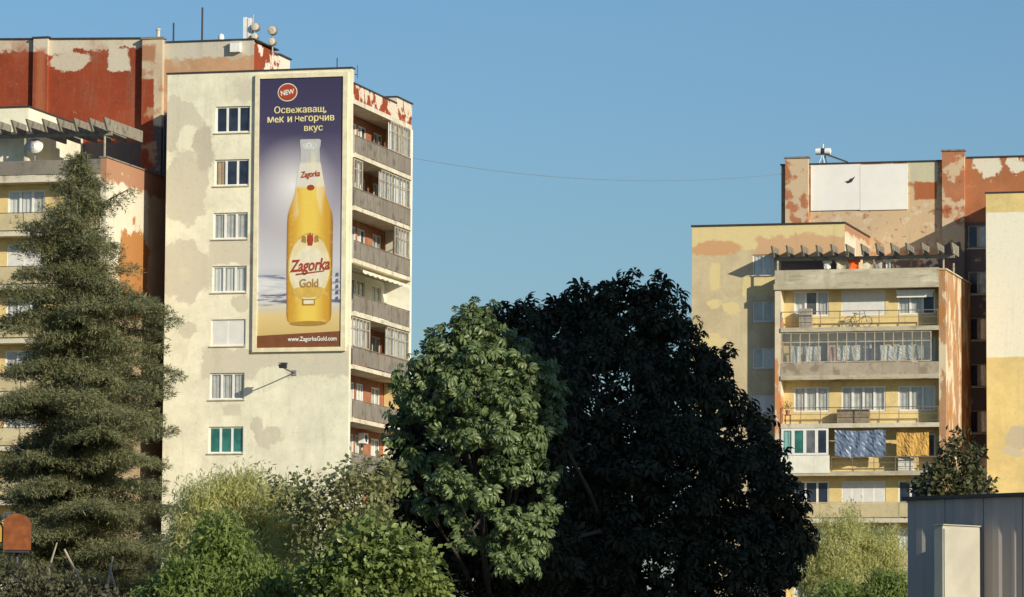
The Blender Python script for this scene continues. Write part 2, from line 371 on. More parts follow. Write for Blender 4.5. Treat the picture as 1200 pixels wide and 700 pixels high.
for k in range(9):
    zt = 30.05-2.82*k; zc = zt+2.82-.25 if k else 32.7
    holes = [(1.1, 3.6, zt+.85, zt+2.25), (4.6, 5.5, zt+.05, zt+2.25), (5.7, 7.2, zt+.85, zt+2.25), (8.6, 10.3, zt+.85, zt+2.25)]
    wall('loggia_wall', M[side_walls[k]], A, dm, .35, 11.0, zt-.25, zc, holes, depth=.15)
    cur = [['curtain']*3, ['curtain_grey']*1, ['curtain','glass'], ['curtain','curtain_grey']] if k % 3 != 1 else [['curtain','glass_grey','curtain'], ['glass_grey'], ['curtain']*2, ['curtain']*2]
    if k == 5: cur = [['curtain']*4, ['curtain'], ['curtain','curtain','curtain'], ['curtain_grey']*2]
    for h, c in zip(holes, cur): window(A, dm, *h, c, sill=False, d=.05)
    bal = slab(A, sm, .352, 10.998, -.16, LD, zt-.22, zt, 'concrete_pale')
    railing(bal, sm, .40, 10.96, zt, 1.0 if k != 3 else .95, 'panel', 'rail', 9, -.10, 'rail_grey')
    # glazed stretches
    def glazing(a0, a1, n, mat='clear', frame='frame_wood'):
        gb = MB(); zz0, zz1 = zt+1.02, zc-.01
        for i in range(n+1):
            x = a0+(a1-a0)*i/n; mbox(gb, sm, x-.025, x+.025, -.07, -.02, zz0, zz1)
        mbox(gb, sm, a0+.03, a1-.03, -.066, -.024, zz0, zz0+.05); mbox(gb, sm, a0+.03, a1-.03, -.066, -.024, zz1-.06, zz1); mbox(gb, sm, a0+.03, a1-.03, -.062, -.028, zz1-.55, zz1-.5)
        gz = gb.build('glazing', M[frame], A)
        for i in range(n):
            pb = MB(); x0, x1 = a0+(a1-a0)*i/n+.028, a0+(a1-a0)*(i+1)/n-.028
            mbox(pb, sm, x0, x1, -.05, -.04, zz0+.055, zz1-.065); pb.build('pane', M[mat], gz)
        for i in range(0, n, 2):
            x0, x1 = a0+(a1-a0)*i/n+.03, a0+(a1-a0)*min(i+1.6, n)/n-.03
            if random.random() < .75: link('curtain', curtain_mesh(sm, x0, x1, .10, zz0-.1, zz1-.05, M[random.choice(['curtain', 'curtain_grey'])]), gz)
    if k == 0: glazing(7.3, 10.95, 8)
    if k == 1: glazing(.45, 2.0, 3); glazing(5.6, 10.95, 8)
    if k == 2: glazing(8.2, 10.95, 5)
    if k == 4: glazing(.45, 3.6, 5); glazing(6.9, 10.95, 6)
    if k == 5:
        b = MB(); mbox(b, sm, 10.90, 10.985, .02, LD-.03, zt+.005, zc-.005); b.build('painted_end_panel', M['yellow_wall'], A)
b = MB(); mbox(b, sm, .35, 11.0, 1.5, 1.9, 0, 7.2); b.build('base_wall', M['brown_wall'], A)

# main body behind: red attic wall, pilaster shafts, penthouse
wm = front_map(4.8)
red_layers = [('box', (.11,.095,.10), -46, -7, 0, 31.6, .1, .6, .1), ('above', (.62,.55,.42), 36.75, .45, .55, .06), ('noise', (.33,.10,.05), .35, .5, .75, 2.0), ('noise', (.55,.40,.28), 1.0, .70, .74, 8.0),  # first box: recess shade painted dark into the lower wall
              ('box', (.60,.54,.42), -15.6, -14.3, 35.6, 36.9, .25, 1.0, .06), ('ell', (.58,.50,.38), -17.8, 36.3, 1.2, .5, .4, .8, .2), ('box', (.40,.13,.06), -19.7, -19.2, 25, 36.9, .15, .5, .2)]
M['red_wall'] = plaster('peeling_red_attic_wall', RED, red_layers, dirt=.35)
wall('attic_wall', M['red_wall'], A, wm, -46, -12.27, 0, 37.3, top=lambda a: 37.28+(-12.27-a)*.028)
pent_layers = [('box', (.11,.095,.10), -46, -7, 0, 33.2, .1, .6, .1), ('above', (.56,.52,.42), 36.15, .35, .5, .06), ('noise', (.50,.40,.28), .8, .6, .7, 3.0), ('noise', (.30,.14,.08), .6, .62, .75, 8.0)]  # first box paints the recess shade below the penthouse
M['pent_wall'] = plaster('patched_penthouse_wall', (.50, .30, .17), pent_layers, dirt=.4)
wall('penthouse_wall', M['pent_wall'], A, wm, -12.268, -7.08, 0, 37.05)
M['pent_side'] = plaster('peeling_penthouse_side', RED, (('noise', (.72,.66,.54), .5, .49, .52, 5.0), ('box', (.74,.68,.56), 4.5, 7.5, 33, 35.3, .3, .7, .1)), ax='y', dirt=.3)
b = MB(); b.box(-9, -7.08, 4.802, 9.0, 33.6, 36.9); b.build('penthouse_side', M['pent_side'], A)
b = MB(); b.box(-9, -6.9, 8.6, 10.6, 33.6, 36.75); b.build('penthouse_pier', M['pent_side'], A)
b = MB(); b.box(-12.2, -7.02, 4.72, 9.0, 37.053, 37.12); b.box(-9.1, -6.8, 8.5, 10.7, 36.755, 36.83); b.build('penthouse_coping', M['coping'], A)
b = MB()
b.hexa([(-46,4.72,38.225),(-13.54,4.72,37.315),(-13.54,9,37.315),(-46,9,38.225)], [(-46,4.72,38.30),(-13.54,4.72,37.39),(-13.54,9,37.39),(-46,9,38.30)]); b.build('attic_coping', M['coping'], A)
shaft_layers = [('box', (.11,.095,.10), -46, -7, 0, 32.4, .1, .6, .1), ('box', RED, -13.6, -12.75, 30, 35.0, .1, .8, .05), ('box', (.40,.20,.11), -13.6, -12.7, 36.0, 36.9, .2, 1.0, .1), ('noise', (.42,.24,.14), .9, .55, .65, 4.0)]  # first box: painted shade on the lower shaft
M['shaft'] = plaster('patched_shaft_render', (.56, .45, .31), shaft_layers, dirt=.4)
b = MB(); b.box(-13.45, -12.27, 4.45, 4.797, 0, 37.22); b.build('shaft', M['shaft'], A)
b = MB(); b.box(-13.53, -12.19, 4.39, 4.9, 37.223, 37.34); b.build('shaft_cap', M['concrete_dark'], A)
b = MB(); b.box(-19.90, -19.05, 4.55, 4.797, 0, 37.5); b.build('shaft', M['red_wall'], A)
b = MB(); b.box(-19.98, -18.97, 4.5, 4.9, 37.503, 37.6); b.build('shaft_cap', M['coping'], A)
# windows of the recess, in shade
for i in range(6):
    z0 = 29.6-2.82*i
    b = MB(); b.box(-12.0, -10.8, 4.72, 4.795, z0, z0+1.35); w = b.build('window', M['frame_wood'], A)
    for j in range(2):
        b = MB(); b.box(-11.94+.57*j, -11.43+.57*j, 4.70, 4.719, z0+.07, z0+1.28); b.build('pane', M['glass'], w)
# previous gable block (only its parapet corner shows) and its balcony block stand 3.4 m further forward
kids0 = set(A.children)
b = MB(); b.box(-34, -18.25, 0.0, 8.19, .5, 32.95); b.build('gable_block', M['gable'], A)
b = MB(); b.box(-34, -18.19, -.05, 8.18, 32.953, 33.03); b.build('gable_coping', M['coping'], A)

# left balcony block
BV = -1.3; bm = front_map(BV)
ret_layers = [('above', (.42,.22,.13), 28.75, .25, .8, .05), ('box', (.70,.64,.50), -1.5, 5.0, 24.3, 28.7, .5, .5, .08), ('box', ORANGE, 1.0, 5.2, 14, 26.6, .9, .45, .08), ('noise', (.72,.68,.55), .9, .66, .7, 2.0), ('box', (.36,.27,.17), -1.5, 9, 2, 22.0, .5, .6, .1)]
M['return'] = plaster('peeling_orange_return', (.62, .50, .34), ret_layers, ax='y', dirt=.3)
b = MB(); b.box(-13.62, -13.29, BV, 8.19, .5, 29.95); b.build('return_wall', M['return'], A)
b = MB(); b.box(-13.70, -13.23, BV-.05, 8.18, 29.953, 30.03); b.build('return_coping', M['concrete_dark'], A)
b = MB(); mbox(b, bm, -25, -13.622, 0, .22, 29.15, 29.9); b.build('terrace_parapet', M['concrete_dark'], A)
b = MB(); mbox(b, bm, -25, -13.622, -.06, 6.0, 28.75, 29.1); b.build('terrace_slab', M['concrete_pale'], A)
yl = M['yellow_wall']
for k in range(9):
    zt = 26.15-2.85*k; zc = zt+2.85-.25
    wl = lambda a, d, z: bm(a, .95+d, z)
    holes = [(-24.4, -22.6, zt+.85, zt+2.3), (-21.9, -19.9, zt+.85, zt+2.3), (-19.2, -17.1, zt+.85, zt+2.3), (-15.9, -14.2, zt+.85, zt+2.3)]
    wall('loggia_wall', yl, A, wl, -25, -13.622, zt-.2, zc, holes, depth=.15)
    for i, h in enumerate(holes):
        kinds = [['curtain','curtain','glass'], ['curtain_grey']*3, ['curtain','curtain','curtain_grey'], ['glass','curtain']]
        kk = kinds[(i+k) % 4]
        if k == 1 and i in (1, 2): kk = ['shutter', 'shutter']
        window(A, wl, *h, kk, sill=False, d=.04)
    bal = slab(A, bm, -25, -13.622, -.1, .95, zt-.25, zt, 'concrete_pale')
    railing(bal, bm, -24.98, -13.66, zt, 1.0, 'panel', 'rail', 8, -.06, 'panel_yellow')
    b = MB(); mbox(b, bm, -25.3, -25.002, -.05, 6, zt-.25, zc+.25); b.build('party_wall', M['concrete'], A)
def pergola(parent, us, v0, v1, z, posts, beam_us, size=.42):
    meshes = {}
    for u in us:
        ve = v1(u)
        if ve not in meshes:
            rb = MB(); t = .05
            rb.hexa([(-t, v0+.55, -size), (t, v0+.55, -size), (t, ve, -size), (-t, ve, -size)], [(-t, v0, 0), (t, v0, 0), (t, ve, 0), (-t, ve, 0)])
            meshes[ve] = rb.mesh('pergola_rafter', M['concrete_beam'])
        link('pergola_rafter', meshes[ve], parent, loc=(u, 0, z+random.uniform(-.02, .02)), rot=(0, 0, random.uniform(-.012, .012)))
    b = MB(); v = v0+1.15; b.box(beam_us[0], beam_us[1], v-.08, v+.08, z-size-.22, z-size-.02); b.build('pergola_beam', M['concrete_beam'], parent)
    for u, v, zb in posts:
        b = MB(); b.box(u-.04, u+.04, v-.04, v+.04, zb, z-size-.222); b.build('pergola_post', M['concrete'], parent)
pergola(A, [-13.15-.87*i for i in range(14)], -2.2, (lambda u: 3.6 if u > -18.1 else -.06), 32.0, [(-13.5, -1.05, 30.04), (-18.0, -1.05, 29.91)], (-24.5, -13.1), .62)
for o in set(A.children)-kids0: o.location = o.location+Vector((1.27, -3.4, -.45))

# ================================================================== RIGHT APARTMENT BUILDING
B = tag(empty('apartment_building', (15.47, 250, 0), -R_(15)),
        'tan and yellow apartment block with glazed loggias, brick-red attic and white attic panel', 'building')
rf = front_map(0.0); rg = front_map(1.3); rw = front_map(6.1)
# gable wall on its left
gh = [(-1.62, -.32, 26.22-2.77*i, 27.45-2.77*i) for i in range(7)]
rg_layers = [('noise', (.66,.56,.36), .6, .5, .7, 3.0), ('box', YEL, -5.4, 4.1, 27.7, 29.4, .25, .5, .06), ('ell', (.62,.36,.18), -3.9, 27.9, 1.5, .45, .3, .8, .2), ('box', (.62,.40,.22), -1.4, 4.0, 27.3, 28.6, .4, .6, .1),
             ('box', YEL, -4.2, -3.6, 25.4, 27.0, .15, .8, .08), ('box', YEL, -2.2, 0, 25.0, 26.1, .2, .8, .08), ('ell', YEL, -3.9, 24.6, .5, .3, .2, 1, .2), ('ell', YEL, -4.1, 22.4, .9, .35, .25, .8, .2), ('ell', YEL, -2.9, 24.3, .5, .4, .25, 1, .2), ('box', (.17,.145,.14), .1, 5, 24, 27.25, .02, .6, .04)]  # last box: shade under the pergola painted into the wall colour
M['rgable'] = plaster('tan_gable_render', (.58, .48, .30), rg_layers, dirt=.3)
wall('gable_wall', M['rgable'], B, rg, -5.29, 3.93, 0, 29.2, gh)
b = MB(); b.quad([(3.93,1.3,25.5),(3.93,9.5,25.5),(3.93,9.5,29.2),(3.93,1.3,29.2)]); b.quad([(-5.29,12,0),(-5.29,1.3,0),(-5.29,1.3,29.2),(-5.29,12,29.2)]); b.quad([(-5.29,12,0),(-5.29,12,29.2),(3.93,12,29.2),(3.93,12,0)])
b.build('gable_side', M['return'], B)
b = MB(); b.box(-5.35, 3.99, 1.22, 12.05, 29.203, 29.29); b.build('gable_coping', M['coping'], B)
for i, h in enumerate(gh):
    window(B, rg, *h, [['curtain','curtain'], ['curtain_grey']*2, ['curtain_grey','curtain'], ['shutter','shutter']][i % 4], sill=True)
# main body with attic and the next gable block, stepped back from the first gable
kids0 = set(B.children)
att_layers = [('noise', (.42,.21,.11), 1.3, .48, .60, 14.0), ('box', (.13,.11,.11), -46, 46, 0, 27.4, .1, .6, .1), ('box', (.60,.44,.27), .8, 9.3, 28.0, 31.9, .2, .6, .1), ('noise', (.66,.52,.36), 1.6, .54, .62, 4.0), ('noise', (.40,.22,.12), 2.3, .58, .66, 19.0), ('box', (.56,.52,.36), 6.9, 8.7, 32.1, 33.6, .15, .8, .05), ('box', (.40,.13,.05), 7.3, 8.7, 31.0, 32.1, .1, .8, .05), ('noise', (.36,.12,.05), .5, .66, .76, 12.0)]  # near-black box: shade behind the terrace, painted in
M['attic2'] = plaster('tan_attic_render', (.52, .32, .18), att_layers, dirt=.35)
rh = [(10.55, 11.75, 28.0-2.8*i, 29.4-2.8*i) for i in range(7)]
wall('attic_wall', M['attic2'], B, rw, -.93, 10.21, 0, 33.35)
att3 = [('box', (.13,.11,.11), -46, 46, 0, 29.6, .1, .6, .1), ('ell', (.72,.66,.52), 11.7, 33.0, .9, .6, .4, .7, .15), ('ell', (.74,.68,.54), 13.6, 33.0, .7, .5, .4, .7, .15), ('noise', (.56,.38,.22), .9, .58, .68, 2.0)]  # first box darkens the recess wall as painted shade
M['attic3'] = plaster('brick_red_attic_render', (.42, .16, .07), att3, dirt=.35)
wall('attic_wall', M['attic3'], B, rw, 10.212, 34, 0, 33.5, rh)
for h in rh: window(B, rw, *h, ['glass', 'curtain_grey'], frame='frame_wood')
b = MB(); b.box(-.99, 8.97, 6.02, 14, 33.353, 33.43); b.box(10.48, 34, 6.02, 14, 33.503, 33.58); b.build('attic_coping', M['coping'], B)
b = MB(); b.quad([(-.93,14,0),(-.93,6.1,0),(-.93,6.1,33.35),(-.93,14,33.35)]); b.quad([(-.93,14,0),(-.93,14,33.35),(34,14,33.35),(34,14,0)]); b.quad([(34,6.1,0),(34,14,0),(34,14,33.5),(34,6.1,33.5)])
b.build('rear_wall', M['shade_wall'], B)
sh2 = [('box', (.13,.11,.11), -46, 46, 0, 29.2, .1, .6, .1), ('noise', (.60,.46,.30), .7, .5, .56, 4.0), ('noise', (.32,.10,.05), 1.0, .62, .7, 9.0)]  # first box: recess shade painted onto the shafts
M['shaft2'] = plaster('brick_shaft_render', (.44, .18, .09), sh2, dirt=.4)
for u0, u1, zt in ((-.62, .80, 33.72), (9.05, 10.4, 33.9)):
    b = MB(); b.box(u0, u1, 5.75, 6.097, 20, zt); b.build('shaft', M['shaft2'], B)
    b = MB(); b.box(u0-.07, u1+.07, 5.69, 6.2, zt+.003, zt+.10); b.build('shaft_cap', M['concrete_dark'], B)
M['white_board'] = plain('white_insulation_board', (.82, .80, .74), .8, .03, 1.0)
for u0, u1, z0, z1 in ((.92, 3.95, 30.5, 33.3), (3.97, 6.9, 30.46, 33.25)):
    b = MB(); b.box(u0, u1, 6.02, 6.095, z0, z1); b.build('insulation_board', M['white_board'], B)
b = MB(); pts = [(3.02,32.25),(3.2,32.12),(3.45,32.2),(3.6,32.42),(3.66,32.56),(3.5,32.45),(3.36,32.42),(3.25,32.3)]
b.quad([(x, 6.014, z) for x, z in pts]); b.build('torn_hole', M['metal_dark'], B)
# next gable block at the right edge
g3 = [('box', (.82,.78,.62), 12, 30, 21.0, 29.6, .05, .5, .03), ('ell', (.56,.48,.33), 14.3, 16.3, .8, .6, .3, .8, .15), ('ell', (.60,.52,.36), 13.9, 15.4, .6, .35, .3, .8, .15)]
M['g3'] = plaster('yellow_and_cream_render', (.74, .58, .25), g3, dirt=.3)
b = MB(); b.box(12.39, 27, 1.3, 6.097, 0, 30.75); b.build('gable_block', M['g3'], B)
b = MB(); b.box(12.33, 27.05, 1.24, 6.09, 30.753, 30.83); b.build('gable_coping', M['coping'], B)
for o in set(B.children)-kids0: o.location = o.location+Vector((-.60, 3.4, .42))
# balcony block
b = MB(); b.box(9.72, 10.12, 0, 9.49, 0, 26.2)
bret = [('noise', (.66,.56,.40), (.9, .9, .42), .5, .56, 3.0), ('noise', ORANGE, (1.1, 1.1, .5), .55, .62, 9.0)]
M['rreturn'] = plaster('peeling_brick_orange_return', (.42, .24, .13), bret, ax='y', dirt=.3)
b.build('return_wall', M['rreturn'], B)
b = MB(); b.box(9.68, 10.2, -.06, 9.48, 26.203, 26.29); b.build('return_coping', M['concrete'], B)
wing = [('noise', (.62,.28,.12), (1.2, 1.2, .45), .52, .56, 5.0)]
M['wing'] = plaster('peeling_wing_wall', (.68, .58, .42), wing, dirt=.3)
b = MB(); b.box(0, .36, 0, 1.295, 0, 26.1); b.build('wing_wall', M['wing'], B)
b = MB(); b.box(0, 9.715, -.03, .2, 25.55, 26.35); b.build('terrace_parapet', M['concrete'], B)
b = MB(); b.box(-.05, 9.717, -.10, 1.28, 25.20, 25.54); b.box(3.95, 9.717, 1.28, 9.48, 25.20, 25.54); b.build('terrace_slab', M['concrete'], B)
b = MB(); b.box(.4, 9.7, 1.7, 1.9, 0, 25.1); b.build('core_wall', M['shade_wall'], B)
zs = [22.95, 20.13, 17.3, 14.5, 11.75, 8.95, 6.15, 3.35]
wl2 = lambda a, d, z: rf(a, .92+d, z)
OPEN = [(.95, 3.05), (3.8, 6.4), (7.15, 9.35)]
for k, zt in enumerate(zs):
    zc = (zs[k-1]-.26) if k else 25.20
    sill_h = .75 if k != 3 else .8
    holes = [(a, c, zt+sill_h, zt+2.22) for a, c in OPEN]
    wall('loggia_wall', yl, B, wl2, .362, 9.717, zt-.2, zc, holes, depth=.14)
    P = {0: [['curtain','glass_grey','curtain_grey'], ['shutter'], ['curtain_grey','curtain_grey','glass']],
         1: [['curtain','curtain','glass'], ['curtain','curtain_grey','glass'], ['curtain']*3],
         2: [['curtain_grey']*3, ['curtain_grey']*4, ['curtain_grey','curtain_grey','curtain']],
         3: [['glass']*3, ['curtain_grey']*3, ['glass_grey']*3],
         4: [['glass','glass','glass'], ['shutter','shutter','shutter','shutter'], ['glass','glass','curtain']]}.get(k, [['curtain']*4, ['glass','curtain','glass','curtain'], ['curtain']*3])
    for h, p in zip(holes, P): window(B, wl2, *h, p, sill=False, d=.03, fw=.085)
    bal = slab(B, rf, .362, 9.717, -.08, .92, zt-.26, zt, 'concrete' if k in (0, 1, 3) else 'concrete_pale')
    if k in (0, 2): railing(bal, rf, .40, 9.69, zt, .95, 'bars', 'rail', 8, -.04)
    elif k == 1: pass
    elif k == 3: railing(bal, rf, 3.35, 9.69, zt, .85, 'bars', 'rail', 5, -.04)
    else: railing(bal, rf, .40, 9.69, zt, .95, 'panel', 'panel_yellow', 4, -.04)
# floor 2: fully glazed loggia with concrete parapet
zt, zc = zs[1], zs[0]-.26
b = MB(); mbox(b, rf, .364, 9.715, -.02, .10, zt+.003, zt+.72); b.build('glazed_loggia_parapet', plaster('mottled_parapet', (.42,.36,.27), (('noise', (.28,.23,.17), 1.2, .5, .62, 3.0), ('noise', (.52,.36,.26), .8, .58, .7, 8.0)), dirt=.7), B)
gb = MB(); n = 16; a0, a1 = .40, 9.25; y0, y1 = zt+.75, zc-.02
for i in range(n+1):
    x = a0+(a1-a0)*i/n; mbox(gb, rf, x-.028, x+.028, .0, .05, y0, y1)
mbox(gb, rf, a0+.03, a1-.03, .003, .047, y0, y0+.07); mbox(gb, rf, a0+.03, a1-.03, .003, .047, y1-.07, y1); mbox(gb, rf, a0+.03, a1-.03, .003, .047, y1-.62, y1-.55)
gz = gb.build('glazing', M['frame_wood'], B)
for i in range(n):
    x0, x1 = a0+(a1-a0)*i/n+.03, a0+(a1-a0)*(i+1)/n-.03
    for q0, q1 in ((y0+.075, y1-.625), (y1-.545, y1-.075)):
        pb = MB(); mbox(pb, rf, x0, x1, .02, .03, q0, q1); pb.build('pane', M['clear'], gz)
# floor 4: white-framed enclosure at its left end
zt, zc = zs[3], zs[2]-.26
b = MB(); mbox(b, rf, .37, 3.25, -.11, .0, zt-.1, zt+.93); b.build('white_parapet', M['white_wall'], B)
ew = lambda a, d, z: rf(a, -.10+d, z)
window(B, ew, .40, 3.2, zt+.95, zc-.02, ['curtain_teal', 'glass_teal', 'glass_grey', 'glass'], sill=False, d=.0, fw=.12)
pergola(B, [-.05+.885*i for i in range(13)], -.75, (lambda u: 1.9 if u > 4.0 else 1.2), 27.75, [(9.95, .4, 26.3), (10.05, 3.5, 26.3), (.15, .1, 26.36)], (-.1, 10.6), .60)

# ================================================================== BILLBOARD
BB = tag(empty('advertising_poster', A.matrix_basis @ Vector((0, 0, 0)), -R_(15)), 'huge framed beer poster with a golden bottle on the cream gable', 'billboard')
BB.location = A.location
PU0, PU1, PZ0, PZ1 = -5.10, -.42, 19.68, 34.12
def PU(s): return PU0+(PU1-PU0)*s
def PZ(t): return PZ0+(PZ1-PZ0)*t
fr_m = plain('cream_poster_frame', (.78, .70, .48), .6, .1)
b = MB(); F0, F1, G0, G1 = -5.34, -.16, 19.46, 34.36
b.box(F0, PU0, -.16, -.01, G0, G1); b.box(PU1, F1, -.16, -.01, G0, G1); b.box(PU0, PU1, -.157, -.01, G0, PZ0); b.box(PU0, PU1, -.157, -.01, PZ1, G1)
b.build('frame', fr_m, BB)
t = NT('poster_print'); u, z = t.coord('x'), t.coord('z')
s_ = t.math('DIVIDE', t.math('SUBTRACT', u, PU0), PU1-PU0); t_ = t.math('DIVIDE', t.math('SUBTRACT', z, PZ0), PZ1-PZ0)
cr = t.n('ShaderNodeValToRGB'); t.l(t_, cr.inputs[0]); els = cr.color_ramp.elements
stops = [(.0, (.55,.38,.14)), (.115, (.72,.55,.24)), (.15, (.62,.57,.46)), (.19, (.56,.56,.58)), (.27, (.50,.51,.56)), (.30, (.60,.60,.63)), (.42, (.50,.48,.52)), (.55, (.34,.32,.39)), (.68, (.16,.145,.22)), (.80, (.062,.055,.115)), (1.0, (.045,.04,.095))]
els[0].position, els[0].color = stops[0][0], (*stops[0][1], 1); els[1].position, els[1].color = stops[-1][0], (*stops[-1][1], 1)
for p, c in stops[1:-1]: e = els.new(p); e.color = (*c, 1)
ds = t.math('DIVIDE', t.math('SUBTRACT', s_, .42), .55); dt = t.math('DIVIDE', t.math('SUBTRACT', t_, .60), .19)
rr = t.math('SQRT', t.math('ADD', t.math('MULTIPLY', ds, ds), t.math('MULTIPLY', dt, dt)))
glow = t.math('POWER', t.math('SUBTRACT', 1.0, rr, clamp=True), 1.3)
col = t.mix(t.math('MULTIPLY', glow, .95), cr.outputs[0], (.86, .84, .82))
wv = t.noise((.5, 1, 4.5), 4, .6, 2.0); sea = t.math('MULTIPLY', t.step(t_, .14, .17), t.math('SUBTRACT', 1.0, t.step(t_, .25, .29)))
col = t.mix(t.math('MULTIPLY', sea, t.step(wv, .55, .64)), col, (.12, .14, .22))
col = t.mix(t.math('MULTIPLY', sea, t.step(wv, .60, .30)), col, (.74, .74, .74))
t.l(col, t.b.inputs['Base Color']); t.b.inputs['Roughness'].default_value = .6; t.b.inputs['Specular IOR Level'].default_value = .25
b = MB(); b.box(PU0, PU1, -.10, -.01, PZ0, PZ1); b.build('printed_sheet', t.m, BB)
def flat(name, pts, lay, mat, parent=BB):
    b = MB(); y = -.10-.005*lay
    b.quad([(PU(s), y, PZ(q)) for s, q in pts]); return b.build(name, mat, parent)
def ellipse(name, s, q, rs, rt, lay, mat, parent=BB, n=32):
    return flat(name, [(s+rs*math.cos(2*math.pi*i/n), q+rt*math.sin(2*math.pi*i/n)) for i in range(n)], lay, mat, parent)
flat('brown_strip', [(0.0, .0), (1.0, .0), (1.0, .058), (0.0, .045)], 1, plain('brown_print', (.20, .075, .03), .6, .1), BB)
# bottle print: strips so the outline is exact
prof = [(.770,.50,.72),(.765,.49,.74),(.745,.495,.735),(.735,.50,.725),(.70,.50,.73),(.685,.495,.735),(.672,.485,.745),(.62,.455,.775),(.575,.44,.80),(.545,.41,.825),(.515,.375,.86),(.49,.355,.885),(.46,.348,.895),(.30,.345,.892),(.12,.352,.885),(.10,.362,.875),(.088,.40,.84),(.085,.45,.79)]
tb = NT('golden_bottle_print'); u, z = tb.coord('x'), tb.coord('z')
sx = tb.math('DIVIDE', tb.math('ABSOLUTE', tb.math('SUBTRACT', u, PU(.615))), .27*(PU1-PU0))
c1 = tb.mix(tb.step(sx, .15, .85), (.84, .60, .10), (.62, .33, .03))
c1 = tb.mix(tb.step(sx, .84, 1.0), c1, (.34, .17, .03))
zt_ = tb.math('DIVIDE', tb.math('SUBTRACT', z, PZ0), PZ1-PZ0)
c1 = tb.mix(tb.step(zt_, .585, .60), c1, (.72, .68, .58))
c1 = tb.mix(tb.step(zt_, .675, .69), c1, (.50, .50, .50))
hl = tb.math('MULTIPLY', tb.step(tb.noise((1.2, 1, .35), 3, .5, 4), .54, .66), tb.math('SUBTRACT', 1.0, tb.step(sx, .4, .9)))
c1 = tb.mix(tb.math('MULTIPLY', hl, .5), c1, (.88, .78, .50)); sp = tb.step(tb.noise(6.0, 4, .7), .58, .7)
c1 = tb.mix(tb.math('MULTIPLY', sp, .35), c1, (.85, .74, .46))
tb.l(c1, tb.b.inputs['Base Color']); tb.b.inputs['Roughness'].default_value = .5
b = MB()
for i in range(len(prof)-1):
    (q0, l0, r0), (q1, l1, r1) = prof[i], prof[i+1]
    b.quad([(PU(l1), -.11, PZ(q1)), (PU(r1), -.11, PZ(q1)), (PU(r0), -.11, PZ(q0)), (PU(l0), -.11, PZ(q0))])
bottle = b.build('bottle_print', tb.m, BB)
redp = plain('red_print', (.36, .06, .025), .6, .1); goldp = plain('gold_print', (.66, .44, .10), .6, .1); cream_p = plain('cream_print', (.78, .72, .54), .6, .06); yel_p = plain('yellow_letter_print', (.80, .70, .34), .6, .05); whitep = plain('white_print', (.82, .80, .74), .6, .04)
dark_gold = plain('dark_gold_print', (.42, .24, .05), .6, .1)
ellipse('cap_print', .615, .745, .10, .013, 3, plain('grey_cap_print', (.60,.60,.58), .6, .25, 8), bottle)
ellipse('neck_badge', .625, .590, .045, .0105, 4, redp, bottle)
ellipse('label_rim', .618, .295, .255, .128, 3, goldp, bottle)
ellipse('label_oval', .618, .295, .243, .121, 4, plain('pale_gold_label_print', (.80, .68, .38), .6, .10, 1.5), bottle); ellipse('label_core', .618, .285, .205, .085, 4.25, cream_p, bottle)
ellipse('label_oval_foot', .618, .205, .20, .022, 4.5, goldp, bottle)
flat('crest', [(.585,.395),(.60,.375),(.65,.375),(.665,.395),(.655,.42),(.64,.412),(.625,.425),(.61,.412),(.595,.42)], 6, redp, bottle)
flat('crest_wing', [(.52,.39),(.575,.385),(.575,.41),(.53,.412)], 6, dark_gold, bottle); flat('crest_wing', [(.675,.385),(.73,.39),(.72,.412),(.675,.41)], 6, dark_gold, bottle)
flat('foot_plate', [(.54,.155),(.69,.155),(.69,.178),(.54,.178)], 6, dark_gold, bottle); flat('foot_plate_inset', [(.555,.16),(.675,.16),(.675,.173),(.555,.173)], 7, cream_p, bottle)
ellipse('bottle_foot_shade', .615, .088, .22, .009, 4, dark_gold, bottle)
def text(body, s0, s1, q, lay, mat, parent=BB, bold=.02, shear=0.0, hscale=None, rot=0.0, name='lettering', heavy=False):
    c = bpy.data.curves.new('lettering', 'FONT'); c.body = body; c.align_x = 'CENTER'; c.align_y = 'CENTER'; c.offset = bold; c.shear = shear; c.resolution_u = 4
    o = bpy.data.objects.new('lettering', c); COL.objects.link(o)
    bpy.context.view_layer.update()
    me = bpy.data.meshes.new_from_object(o.evaluated_get(bpy.context.evaluated_depsgraph_get()))
    xs = [v.co.x for v in me.vertices]; ys = [v.co.y for v in me.vertices]; bpy.data.objects.remove(o)
    w = max(xs)-min(xs); k = (s1-s0)*(PU1-PU0)/w; cx = (max(xs)+min(xs))/2; cy = (max(ys)+min(ys))/2; y = -.10-.005*lay; hk = k*(hscale or 1)
    for v in me.vertices:
        X, Y = (v.co.x-cx)*k, (v.co.y-cy)*hk
        X, Y = X*math.cos(rot)-Y*math.sin(rot), X*math.sin(rot)+Y*math.cos(rot)
        v.co = (PU((s0+s1)/2)+X, y, PZ(q)+Y)
    me.materials.clear(); me.materials.append(mat); me.update(); o = link(name, me, parent)
    if heavy:
        for q in (-1, 1): link('letter_edge', me, o, loc=(q*k*.02, .0012*q, 0))
    return o
ellipse('badge_rim', .335, .947, .118, .034, 1, cream_p); badge = ellipse('badge', .335, .947, .108, .0305, 2, redp)
text('NEW', .255, .415, .947, 3, whitep, badge, .02, rot=.14, hscale=1.15)
text('Освeжаващ,', .18, .80, .880, 2, yel_p, BB, 0.0, hscale=1.0, heavy=True); [text(w_, a_, b_, q_, 2, yel_p, BB, 0.0, hscale=1.05, heavy=True) for w_, a_, b_, q_ in (('мeк', .10, .295, .846), ('и', .34, .39, .846), ('нeгорчив', .43, .895, .8435))]; text('вкус', .54, .76, .807, 2, yel_p, BB, 0.0, heavy=True)
text('Zagorka', .385, .865, .297, 8, redp, bottle, .025, .30, 1.35, .05); text('Zagorka', .50, .735, .637, 5, redp, bottle, .03, .3, 1.4, .06)
